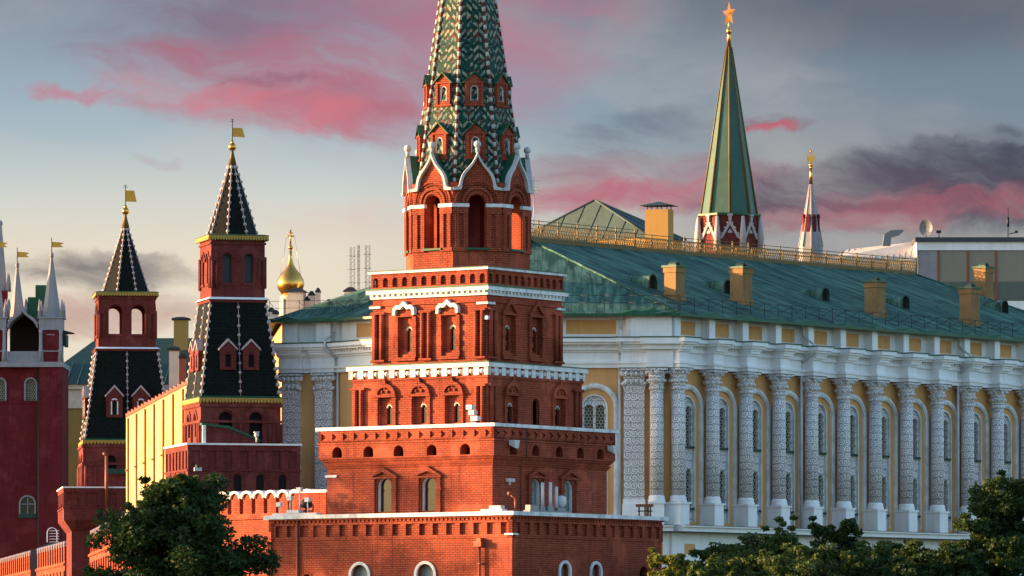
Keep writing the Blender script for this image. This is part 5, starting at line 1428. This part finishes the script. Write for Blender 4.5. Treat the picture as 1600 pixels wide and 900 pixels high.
for a in ((1054, 416, 470, 31), (1158, 418, 477, 33), (1367, 440, 496, 31), (1515, 450, 510, 31), (1537, 418, 466, 28)): roof_chimney(*a)
def roof_vent(px, py):
    p = on_roof(px, py + 8); s_ = FPX / p.y
    # a low barrel dormer running back into the slope, its open end towards the lower right
    ax = (AL * .0 - OUT).normalized(); dirv = -OUT
    m = MB(); N = 10; r, hh, Lb = .46, 1.05, 3.2
    prof = [(-r, 0), (-r, hh * .5)] + [(-r * math.cos(PI * i / N), hh * .5 + hh * .5 * math.sin(PI * i / N)) for i in range(1, N)] + [(r, hh * .5), (r, 0)]
    side = Vector((0, 0, 1)).cross(dirv).normalized()
    back = p + dirv * Lb
    fpts = [p + side * u + Vector((0, 0, v)) for u, v in prof]; bpts = [back + side * u + Vector((0, 0, v)) for u, v in prof]
    for i in range(len(prof) - 1): m.face([fpts[i], fpts[i + 1], bpts[i + 1], bpts[i]], True)
    o = m.build('roof_vent', COPPER, PAL)
    m = MB(); m.face([q + dirv * .12 for q in fpts]); m.build('vent_opening', DARK, o)
    m = MB()
    for i in range(len(prof) - 1): m.hexa([fpts[i], fpts[i] * 1 - dirv * .1, fpts[i + 1] - dirv * .1, fpts[i + 1], p + (fpts[i] - p) * 1.12, p + (fpts[i] - p) * 1.12 - dirv * .1, p + (fpts[i + 1] - p) * 1.12 - dirv * .1, p + (fpts[i + 1] - p) * 1.12])
    m.build('vent_rim', DARKG, o)
for a in ((1019, 443), (1136, 451), (1289, 463), (1414, 475), (1569, 482)): roof_vent(*a)
# downpipes
def pipe(fr, u, mat=PIPEW, w0=.16, wt=1.0):
    m = MB()
    m.tube(fr.p(u, ZB, w0), fr.p(u, 25.9, w0), .10, n=8); m.tube(fr.p(u, 25.9, w0), fr.p(u + .1, 26.6, wt + .45), .10, n=8); m.tube(fr.p(u + .1, 26.6, wt + .45), fr.p(u + .1, 27.3, wt + .45), .10, n=8)
    m.tube(fr.p(u + .1, 27.3, wt + .45), fr.p(u + .1, 27.9, wt * .5), .10, n=8); m.tube(fr.p(u + .1, 27.9, wt * .5), fr.p(u + .1, 28.5, wt * .5), .10, n=8)
    m.lathe(fr.p(u + .1, 28.45, wt * .5), [(.12, 0), (.26, .35), (.30, .4), (.30, .5)], 10)
    m.build('downpipe', mat, PAL)
pipe(segs['front'][0], 16.15); pipe(segs['side'][0], cols[3] - .85, PIPEW, .5, 1.2); pipe(segs['side'][0], cols[8] - .85, PIPEW, .5, 1.2); pipe(segs['turn'][0], .5); pipe(segs['side'][0], cols[12] - .85, PIPEW, .5, 1.2)

# ================================================================== roofs and spires beyond the palace
GREYC = plain('grey_green_sheet', (0.055, 0.088, 0.080), 0.55, var=0.35, scale=0.8)
PY = thing('hipped_pavilion', 'pavilion with pyramid shaped pale green seamed roof behind the yellow lattice fence', 'building', (at(930, 900, 540).x, 540, 0), 0)
zb_, zt_ = zz(380, 540), zz(313, 540); p_, q_ = 8.6, 2.6
c0 = [Vector((sx * p_ * OUT.x + sy * q_ * AL.x, sx * p_ * OUT.y + sy * q_ * AL.y, zb_)) for sx, sy in ((1, -1), (1, 1), (-1, 1), (-1, -1))]
ap = Vector((0, 0, zt_))
for i in range(4):
    a, b_ = c0[i], c0[(i + 1) % 4]; m = MB(); m.face([a, b_, ap]); o = m.build('roof', GREYC, PY, uv=slope_uv(a, b_, ap))
    m = MB(); n = 9 if i % 2 else 4
    for k in range(1, n):
        t_ = k / n; foot = a + (b_ - a) * t_
        mid = (a + b_) / 2; f_ = 1 - abs(2 * t_ - 1); top = foot + (ap - mid) * f_
        m.tube(foot + Vector((0, 0, .03)), top + Vector((0, 0, .03)), .06, n=4)
    m.build('roof_seams', GREYC, o)
    m = MB(); m.tube(a + Vector((0, 0, .03)), ap + Vector((0, 0, .03)), .10, n=5); m.build('hip_ridge', GREYC, o)
m = MB(); c1 = [v * .97 for v in c0]
for i in range(4): a, b_ = c0[i] * 1, c0[(i + 1) % 4] * 1; m.face([Vector((a.x * .95, a.y * .95, 0)), Vector((b_.x * .95, b_.y * .95, 0)), Vector((b_.x * .95, b_.y * .95, zb_)), Vector((a.x * .95, a.y * .95, zb_))])
m.build('wall', YELLOW, PY)
CHM = thing('roof_chimney', 'broad yellow chimney under a raised green cap beside the pyramid roof', 'chimney', at(1030, 365, 528), R(-20))
k_ = 528 / FPX; hw = 19 * k_
m = MB(); m.block(-hw, hw, -hw * .7, hw * .7, -22, 37 * k_); m.build('shaft', YELLOW, CHM)
H = 37 * k_; m = MB()
for sx in (-1, 0, 1):
    for sy in (-1, 1): m.tube((sx * hw * .85, sy * hw * .55, H), (sx * hw * .85, sy * hw * .55, H + .36), .05, n=5)
m.hexa([(-hw - .45, -hw * .7 - .4, H + .34), (hw + .45, -hw * .7 - .4, H + .34), (hw + .45, hw * .7 + .4, H + .34), (-hw - .45, hw * .7 + .4, H + .34), (-.15, -.1, H + .72), (.15, -.1, H + .72), (.15, .1, H + .72), (-.15, .1, H + .72)])
m.build('cap', DARKG, CHM)
# tall green spire with a star
ST = thing('star_spire', 'tall green spire topped by a gilt star, rising behind the palace roof', 'tower', (at(1139, 900, 800).x, 800, 0), 0)
def sz(y): return zz(y, 800)
k8 = 800 / FPX
m = MB(); m.lathe((0, 0, 0), [(3.78, sz(337)), (.36, sz(74))], 8, -PI / 2, False)
SPG = plain('green_spire_sheet', (0.045, 0.115, 0.088), 0.5, var=0.35, scale=0.5); m.build('spire', SPG, ST)
for i in range(8):
    th = -PI / 2 + i * PI / 4; m = MB(); m.tube((3.8 * math.cos(th), 3.8 * math.sin(th), sz(337)), (.38 * math.cos(th), .38 * math.sin(th), sz(74)), .19, .10, n=6); m.build('spire_rib', OLDGOLD, ST)
m = MB(); m.lathe((0, 0, sz(76)), [(.36, 0), (.22, 1.8), (.2, 2.0), (.34, 2.1), (.34, 2.6), (.2, 2.75), (.12, 3.2), (.12, 4.2)], 12); m.build('gilded_shaft', GOLD, ST)
m = MB(); c_ = Vector((0, 0, sz(22))); ur = Vector((math.cos(R(60)), -math.sin(R(60)), 0)); nr = Vector((ur.y, -ur.x, 0))
pts = [c_ + ur * (r * math.sin(i * PI / 5)) + Vector((0, 0, r * math.cos(i * PI / 5))) for i in range(10) for r in ((1.72 if i % 2 == 0 else .72),)]
for s in (-1, 1):
    for i in range(10): m.face([pts[i], pts[(i + 1) % 10], c_ + nr * s * .36])
m.build('star', STARG, ST)
m = MB(); RB = 4.55
m.lathe((0, 0, 0), [(RB - .3, 0), (RB - .3, sz(338))], 8, -PI / 2 + PI / 8, False); m.build('octagon_wall', RED2, ST)
m = MB(); m.lathe((0, 0, 0), [(RB + .05, sz(339)), (RB + .05, sz(336)), (3.4, sz(334))], 8, -PI / 2 + PI / 8, False); m.build('eave_roof', GREENP, ST)
for i in range(8):
    th = -PI / 2 + PI / 8 + i * PI / 4; tn = -PI / 2 + i * PI / 4 + PI / 4
    m = MB(); m.lathe((RB * math.cos(th), RB * math.sin(th), sz(395)), [(.52, 0), (.44, 1.6), (.5, 1.7), (.18, 4.7)], 8); m.build('pinnacle', PINKW, ST)
    n = Vector((math.cos(tn - PI / 4 + 0), math.sin(tn - PI / 4), 0)); ap_ = (RB - .3) * math.cos(PI / 8)
    fr = F(n * ap_, (-n.y, n.x, 0), n)
    m = MB(); zc0, zc1 = sz(376), sz(346)
    m.band(fr, [(-1.45, zc0), (0, zc1), (1.45, zc0)], [(-1.05, zc0), (0, zc1 - .75), (1.05, zc0)], -.05, .22)
    for t_ in (.25, .55, .8):
        for s in (-1, 1): m.ball(fr.p(s * 1.5 * (1 - t_), zc0 + (zc1 - zc0) * t_ + .05, .12), .16, 6)
    m.box(fr, -.2, .2, zc1 - .2, zc1 + .45, -.05, .3); m.box(fr, -.36, .36, zc1 + .45, zc1 + .75, -.05, .35); m.box(fr, -.3, .3, zc0 + .75, zc0 + 1.0, -.05, .15); m.prism(fr, [(-.3, zc0 + .9), (.3, zc0 + .9), (0, zc0 + 1.4)], -.05, .12)
    m.build('gable_ornament', PINKW, ST)
# spire with gilded eagle
EG = thing('eagle_spire', 'slim pale spire with a gilded two headed eagle on top', 'tower', (at(1267, 900, 900).x, 900, 0), 0)
def ez(y): return zz(y, 900)
m = MB(); m.lathe((0, 0, 0), [(1.82, 0), (1.82, ez(386)), (.22, ez(287))], 8, -PI / 2, False); m.build('spire', SLATEW, EG)
for i in range(8):
    th = -PI / 2 + i * PI / 4; m = MB(); m.tube((1.84 * math.cos(th), 1.84 * math.sin(th), ez(386)), (.22 * math.cos(th), .22 * math.sin(th), ez(287)), .10, .06, n=5); m.build('spire_rib', PINKW, EG)
    tn = th + PI / 8; n = Vector((math.cos(tn), math.sin(tn), 0)); fr = F(n * 1.32, (-n.y, n.x, 0), n)
    m = MB(); m.box(fr, -.26, .26, ez(366), ez(341), -.6, .02); m.prism(fr, [(-.34, ez(341)), (.34, ez(341)), (0, ez(335))], -.6, .08); m.build('red_dormer', REDP, EG)
m = MB(); m.lathe((0, 0, ez(288)), [(.30, 0), (.2, 1.6), (.12, 2.4), (.26, 2.5), (.14, 2.8)], 10); m.ball((0, 0, ez(263) + .5), .32, 8); m.build('gilded_shaft', GOLD, EG)
m = MB(); fr = F((0, 0, 0), (1, 0, 0)); e0 = ez(262)
m.prism(fr, [(-.10, e0 + .4), (.10, e0 + .4), (.25, e0 + .75), (.24, e0 + 1.5), (.10, e0 + 1.8), (-.10, e0 + 1.8), (-.24, e0 + 1.5), (-.25, e0 + .75)], -.15, .15)
for s in (-1, 1):
    m.prism(fr, [(s * a, e0 + b_) for a, b_ in ((.18, 1.1), (.45, .9), (.62, 1.2), (.66, 2.1), (.5, 1.9), (.40, 1.75), (.2, 1.55))], -.08, .08)
    m.prism(fr, [(s * a, e0 + b_) for a, b_ in ((.02, 1.7), (.18, 1.7), (.26, 2.05), (.42, 2.1), (.26, 2.3), (.1, 2.25))], -.08, .08)
m.prism(fr, [(-.3, e0), (.3, e0), (.16, e0 + .5), (-.16, e0 + .5)], -.08, .08); m.ball((0, 0, e0 + 2.5), .17, 8); m.prism(fr, [(-.2, e0 + 2.55), (.2, e0 + 2.55), (.14, e0 + 2.8), (0, e0 + 2.7), (-.14, e0 + 2.8)], -.08, .08)
m.build('eagle', GOLD, EG)
# glazed penthouse
PH = thing('glazed_penthouse', 'modern flat roofed block with broad glass panes and white frame at the right edge', 'building', (at(1432, 900, 600).x, 600, 0), 0)
k6 = 600 / FPX
def hu(px): return (px - 1432) * k6
def hz(y): return zz(y, 600)
fr = F((0, 0, 0), (1, 0, 0)); m = MB()
m.box(fr, hu(1433), hu(1690), 0, hz(470), -12, -.1); m.box(fr, 0, hu(1690), hz(391), hz(378), -12, .1); m.box(fr, 0, hu(1434), hz(470), hz(391), -12, .0); m.build('white_frame', STONE, PH)
m = MB(); m.box(fr, -.15, hu(1692), hz(378), hz(371), -12.2, .35); m.build('flat_roof', ROOFGREY, PH)
m = MB(); m.box(fr, hu(1435), hu(1465), hz(470), hz(392), -.5, -.04); m.build('white_panel', SLATEW, PH)
for a, b_ in ((1468, 1511), (1514, 1555), (1558, 1602), (1605, 1650), (1653, 1688)):
    m = MB(); m.box(fr, hu(a), hu(b_), hz(470), hz(440.5), -.5, -.08); pn = m.build('glass_pane', plain('green_grey_glass', (0.10, 0.12, 0.105), 0.2, var=0.2) if a == 1468 else bpy.data.materials['green_grey_glass'], PH)
    m = MB(); m.box(fr, hu(a), hu(b_), hz(440), hz(392), -.5, -.06); m.build('blind', BEIGE, pn)
for px in (1466.5, 1512.5, 1556.5, 1603.5, 1651.5):
    m = MB(); m.box(fr, hu(px) - .09, hu(px) + .09, hz(470), hz(391), -.4, .03); m.build('mullion', PIPEC, PH)
m = MB(); m.poly([fr.p(hu(1300), hz(404), .3), fr.p(0, hz(404), .3), fr.p(0, hz(372), .3 - 6), fr.p(hu(1330), hz(383), -6)], [(0, 1, 2, 3)])
m.poly([fr.p(hu(1300), hz(404), .3), fr.p(0, hz(404), .3), fr.p(0, hz(480), .3), fr.p(hu(1300), hz(480), .3)], [(0, 1, 2, 3)]); m.build('side_roof', CREAM, PH)
m = MB()
for i in range(13):
    x = hu(1312 + i * 9.2); m.tube(fr.p(x, hz(404), .36), fr.p(x + .7, hz(385 - i * .9), -5.6), .08, n=4)
m.build('roof_seams', GREYM, PH)
DI = thing('satellite_dish', 'round grey satellite dish on the flat roof at right', 'satellite dish', at(1447, 371, 603), R(-18))
m = MB(); m.tube((0, 0, -.05), (0, .1, .7), .07, n=8); m.build('mast', GREYM, DI)
m = MB(); c_ = Vector((0, -.1, .98)); N = 20
rings = [(0, .16), (.38, .11), (.70, 0)]
for (r0, d0), (r1, d1) in zip(rings, rings[1:]):
    for i in range(N):
        a, b_ = 2 * PI * i / N, 2 * PI * (i + 1) / N
        P_ = lambda r, d, t: c_ + Vector((r * math.cos(t), d, r * 1.22 * math.sin(t)))
        m.face([P_(r0 + 1e-3, d0, a), P_(r1, d1, a), P_(r1, d1, b_), P_(r0 + 1e-3, d0, b_)], True)
m.build('dish', GREYM, DI)
m = MB(); m.tube((0, -.1, .5), (0, -.75, 1.0), .03, n=5); m.block(-.07, .07, -.82, -.68, .93, 1.07); m.build('feed_arm', BLACKM, DI)
DU = thing('roof_duct', 'bent grey ventilation duct leaning on the pale seamed roof', 'duct', at(1385, 378, 598), 0)
m = MB(); m.hexa([(-.4, -.5, -.4), (.4, -.5, -.4), (.4, .5, -.4), (-.4, .5, -.4), (-.25, -.5, .75), (.45, -.5, .45), (.45, .5, .45), (-.25, .5, .75)]); m.build('base', GREYM, DU)
m = MB(); m.hexa([(-.25, -.5, .75), (.45, -.5, .45), (.45, .5, .45), (-.25, .5, .75), (.4, -.5, 1.15), (1.3, -.5, .65), (1.3, .5, .65), (.4, .5, 1.15)]); m.hexa([(.4, -.5, 1.15), (1.3, -.5, .65), (1.3, .5, .65), (.4, .5, 1.15), (1.6, -.5, 1.22), (1.75, -.5, 1.1), (1.75, .5, 1.1), (1.6, .5, 1.22)]); m.build('hood', GREYM, DU)
CM = thing('roof_camera', 'small dark camera on the flat roof beside the dish', 'camera', at(1467, 371, 601), 0)
m = MB(); m.tube((0, 0, 0), (0, 0, .45), .06, n=6); m.build('post', BLACKM, CM); m = MB(); m.block(-.28, .22, -.15, .15, .45, .72); m.build('housing', BLACKM, CM)
AM = thing('roof_mast', 'dark antenna mast with side arm on the flat roof near the right edge', 'antenna', at(1575, 371, 604), 0)
m = MB(); m.tube((0, 0, 0), (0, 0, 3.0), .05, n=6); m.tube((0, 0, 1.1), (0, 0, 2.1), .14, n=8); m.build('pole', BLACKM, AM)
m = MB(); m.tube((0, 0, .35), (1.0, 0, .55), .05, n=5); m.block(.7, 1.0, -.1, .1, .45, .7); m.build('side_arm', BLACKM, AM)
# TV aerial between belfry and pyramid roof
TA = thing('tv_aerial', 'thin television aerial with crossbars just right of the belfry', 'antenna', at(834, 350, 470), R(25))
m = MB(); m.tube((0, 0, -2), (0, 0, 3.7), .035, n=5); m.build('pole', GREYM, TA)
for z, l in ((3.45, .65), (2.95, .4), (2.7, .7), (2.35, .5)):
    m = MB(); m.tube((-l * .6, 0, z), (l * .9, 0, z), .02, n=4)
    for q in range(5): m.tube((-l * .5 + q * l * .33, -.3, z), (-l * .5 + q * l * .33, .3, z), .014, n=4); 
    m.build('crossbar', GREYM, TA)
# rooftop things left of the tower
for px, y0, wpx, lab in ((464, 457, 24, 'white chimney stack with dark flat cap in front of the gilded dome'), (487, 462, 9, 'small capped chimney pot, first right of the dome'), (497, 457, 7, 'thin tall capped chimney pot between dome and masts'), (481, 470, 8, 'short cream chimney pot beside the stack under the dome'), (548, 456, 17, 'pale square chimney with dark cap below the three masts')):
    Y = 500; p = at(px, 505, Y); t = thing('roof_chimney', lab, 'chimney', p, R(-10), 'chimney stacks left of the big tower'); k_ = Y / FPX; hw = wpx * k_ / 2; H = (505 - y0) * k_
    m = MB(); m.block(-hw, hw, -hw, hw, -6, H); m.build('shaft', CREAM, t)
    m = MB(); m.hexa([(-hw * 1.35, -hw * 1.35, H + .01), (hw * 1.35, -hw * 1.35, H + .01), (hw * 1.35, hw * 1.35, H + .01), (-hw * 1.35, hw * 1.35, H + .01), (-hw * .4, -hw * .4, H + .4), (hw * .4, -hw * .4, H + .4), (hw * .4, hw * .4, H + .4), (-hw * .4, hw * .4, H + .4)]); m.build('cap', BLACKM, t)
for px, y0, lab in ((549.5, 386, 'left lattice radio mast of the three by the big tower'), (560, 383, 'thin middle radio mast of the three by the big tower'), (573.5, 383, 'right lattice radio mast of the three, nearest the big tower')):
    Y = 560; p = at(px, 470, Y); H = (470 - y0) * Y / FPX; t = thing('radio_mast', lab, 'mast', p, R(15), 'radio masts')
    m = MB(); wd = .10 if px == 560 else .22
    for s in (-1, 1):
        m.tube((s * wd, -wd, -6), (s * wd, -wd, H), .03, n=4)
    m.tube((0, wd, -6), (0, wd, H), .03, n=4)
    n = 12
    for i in range(n):
        z = H * i / n; z2 = H * (i + 1) / n
        m.tube((-wd, -wd, z), (wd, -wd, z2), .018, n=4); m.tube((wd, -wd, z), (0, wd, z2), .018, n=4)
        if i % 3 == 1: m.tube((-wd * 1.9, 0, z), (wd * 1.9, 0, z), .03, n=4)
    m.build('lattice_frame', GREYM, t)
t = thing('plant_box', 'low dark roofed ventilation box between chimney pots and masts', 'vent', at(530, 490, 505), 0)
m = MB(); m.block(-.7, .7, -.5, .5, -5, 1.0); m.build('box', CREAM, t); m = MB(); m.block(-1.0, .9, -.7, .7, 1.0, 1.2); m.build('cover', BLACKM, t)
# ================================================================== trees
def make_tree(name, label, loc, H, rad, leaf, n_clump, per, lsize, seed, crown0=.25, group=None, squash=1.0, trunk=.22, lean=(0, 0)):
    rng = np.random.default_rng(seed); rd = random.Random(seed)
    t = thing(name, label, 'tree', loc, rd.uniform(0, 6.28), group)
    m = MB(); zc = H * crown0
    m.tube((0, 0, -.2), (lean[0] * .3, lean[1] * .3, zc), trunk, trunk * .75, 8); m.tube((lean[0] * .3, lean[1] * .3, zc), (lean[0], lean[1], H * .82), trunk * .75, trunk * .15, 7)
    m.build('trunk', BARK, t)
    # limbs carry clumps of leaves
    cl = []; lm = MB(); nl = 15
    for i in range(nl):
        z0 = zc * .8 + (H * .72 - zc * .8) * (i / nl); an = i * 2.4 + rd.uniform(-.4, .4)
        f = (z0 - zc * .8) / (H - zc * .8)
        reach = rad * (1.05 - .75 * f ** 1.6) * rd.uniform(.7, 1.08)
        tip = Vector((math.cos(an) * reach, math.sin(an) * reach, z0 + reach * rd.uniform(.25, .75)))
        zm = H * .48
        q_ = math.sqrt((tip.x ** 2 + tip.y ** 2) / rad ** 2 + ((tip.z - zm) / (H - zm)) ** 2)
        if q_ > .92: tip = Vector((tip.x, tip.y, tip.z - zm)) * (rd.uniform(.86, .98) / q_) + Vector((0, 0, zm))
        st = Vector((lean[0] * f, lean[1] * f, z0)); mid = (st + tip) / 2 + Vector((0, 0, -.1 * reach))
        lm.tube(st, mid, trunk * .34, trunk * .2, 5); lm.tube(mid, tip, trunk * .2, trunk * .05, 5)
        for k in range(max(3, n_clump // nl)):
            q = rd.uniform(.35, 1.06); base = st + (tip - st) * q if q > .5 else mid + (st - mid) * (.5 - q)
            c_ = base + Vector((rd.gauss(0, .17), rd.gauss(0, .17), rd.gauss(0.04, .14))) * rad * .85
            cl.append((c_, rd.uniform(.5, 1.1)))
    for k in range(n_clump // 4):
        a = rd.uniform(0, 6.28); r = rad * .45 * math.sqrt(rd.random()); cl.append((Vector((math.cos(a) * r + lean[0], math.sin(a) * r + lean[1], H * rd.uniform(.7, .97))), rd.uniform(.5, .9)))
    for k in range(n_clump // 5):   # twigs growing out past the outline
        c0_, s0_ = cl[rd.randrange(len(cl))]; ax = Vector((lean[0], lean[1], H * .45)); o_ = (c0_ - ax)
        if o_.length < rad * .5: continue
        o_.normalize(); o_.z = max(o_.z, -.1) + .25
        cl.append((c0_ + o_ * (rad * .13), .32))
        lm.tube(c0_ - o_ * rad * .1, c0_ + o_ * rad * .12, trunk * .07, trunk * .03, 4)
    lm.build('limbs', BARK, t)
    V, Fc = [], []
    for c_, s in cl:
        n = int(per * s); cr = s * rad * .22
        d = rng.normal(size=(n, 3)); d /= np.linalg.norm(d, axis=1)[:, None]; d *= (rng.random(n) ** .5 * cr)[:, None]; d[:, 2] *= .62
        p = d + np.array(c_)
        a = rng.normal(size=(n, 3)); a[:, 2] *= .6; a /= np.linalg.norm(a, axis=1)[:, None]
        b_ = np.cross(a, rng.normal(size=(n, 3))); b_ /= np.linalg.norm(b_, axis=1)[:, None]
        L = lsize * rng.uniform(.6, 1.35, n)[:, None]
        q = np.stack([p - a * L, p + b_ * L * .55, p + a * L, p - b_ * L * .55], 1).reshape(-1, 3)
        i0 = len(V) * 1
        V.append(q)
    V = np.concatenate(V); nf = len(V) // 4
    me = bpy.data.meshes.new('crown'); me.vertices.add(len(V)); me.vertices.foreach_set('co', V.ravel())
    me.loops.add(nf * 4); me.loops.foreach_set('vertex_index', np.arange(nf * 4)); me.polygons.add(nf)
    me.polygons.foreach_set('loop_start', np.arange(0, nf * 4, 4)); me.polygons.foreach_set('loop_total', np.full(nf, 4)); me.update(); me.validate()
    me.materials.append(leaf); o = bpy.data.objects.new('crown', me); COL.objects.link(o); o.parent = t
    return t
def tree_px(px, ytop, Y, wpx, label, leaf, seed, n_clump=150, per=260, lsize=.115, crown0=.3, name='tree', **k):
    p = at(px, 900, Y); H = zz(ytop, Y)
    return make_tree(name, label, (p.x, Y, 0), H, wpx / 2 * Y / FPX, leaf, n_clump, per, lsize, seed, crown0, **k)
tree_px(284, 741, 285, 272, 'large dark leafy tree in front of the walls, lower left', LEAFD, 3, 300, 300, .115, .22)
tree_px(-34, 872, 285, 90, 'dark tree at the left edge, mostly out of the frame', LEAFD, 4, 60, 189, .115)
tree_px(1562, 741, 340, 212, 'tall dark tree at the right edge, in front of the palace', LEAFD, 5, 287, 315, .115, .2, group='trees in front of the palace')
tree_px(1048, 862, 318, 143, 'yellow green tree touched by the sun at the foot of the big tower', LEAFY, 6, 112, 252, .115, group='trees in front of the palace')
tree_px(1208, 824, 346, 201, 'green tree with a peaked top, right of the yellow green one', LEAFM, 7, 187, 273, .115, group='trees in front of the palace')
tree_px(1306, 806, 344, 155, 'dark green tree, highest of the middle clump before the palace', LEAFD, 21, 162, 273, .115, group='trees in front of the palace')
tree_px(1120, 846, 348, 172, 'olive tree between the yellow green tree and the peaked one', LEAFM, 9, 137, 252, .115, group='trees in front of the palace')
tree_px(1385, 842, 342, 189, 'olive green tree right of the middle clump', LEAFM, 10, 162, 273, .115, group='trees in front of the palace')
tree_px(1455, 842, 339, 172, 'olive green tree just left of the tall dark tree', LEAFM, 11, 150, 273, .115, group='trees in front of the palace')
tree_px(1262, 846, 338, 184, 'low green tree in the front of the middle clump', LEAFM, 12, 137, 252, .115, group='trees in front of the palace')
tree_px(1160, 868, 337, 184, 'low olive tree in front, between big tower and middle clump', LEAFM, 13, 112, 252, .115, group='trees in front of the palace')
tree_px(1345, 858, 336, 184, 'low dark green tree in front of the olive trees', LEAFD, 14, 112, 252, .115, group='trees in front of the palace')
tree_px(1098, 872, 309, 138, 'low olive tree filling the gap beside the yellow green tree', LEAFM, 15, 137, 252, .115, group='trees in front of the palace')
tree_px(1425, 862, 335, 149, 'dark low tree in front of the two olive trees', LEAFD, 16, 137, 252, .115, group='trees in front of the palace')
tree_px(1230, 868, 334, 172, 'lowest and nearest green tree of the middle clump', LEAFM, 17, 150, 252, .115, group='trees in front of the palace')
tree_px(1505, 850, 336, 138, 'dark green tree tucked under the tall dark tree', LEAFD, 18, 137, 252, .115, group='trees in front of the palace')
make_tree('tree', 'sparse tall garden tree beside the walls, left of the frame, nearer the big tower', (-62, 352.5, 0), 22.5, 7.5, LEAFM, 240, 100, .12, 31, .2, group='garden trees left of the frame')
make_tree('tree', 'dense shorter tree left of the frame, added to shade the large dark tree', (-56, 291, 0), 18.5, 6.0, LEAFM, 150, 190, .22, 33, .25, group='garden trees left of the frame')  # out of view, added to keep the sun off the large dark tree
make_tree('tree', 'tallest sparse garden tree left of the frame, farthest from the big tower', (-88, 356, 0), 26.5, 8.0, LEAFM, 220, 85, .12, 32, .2, group='garden trees left of the frame')
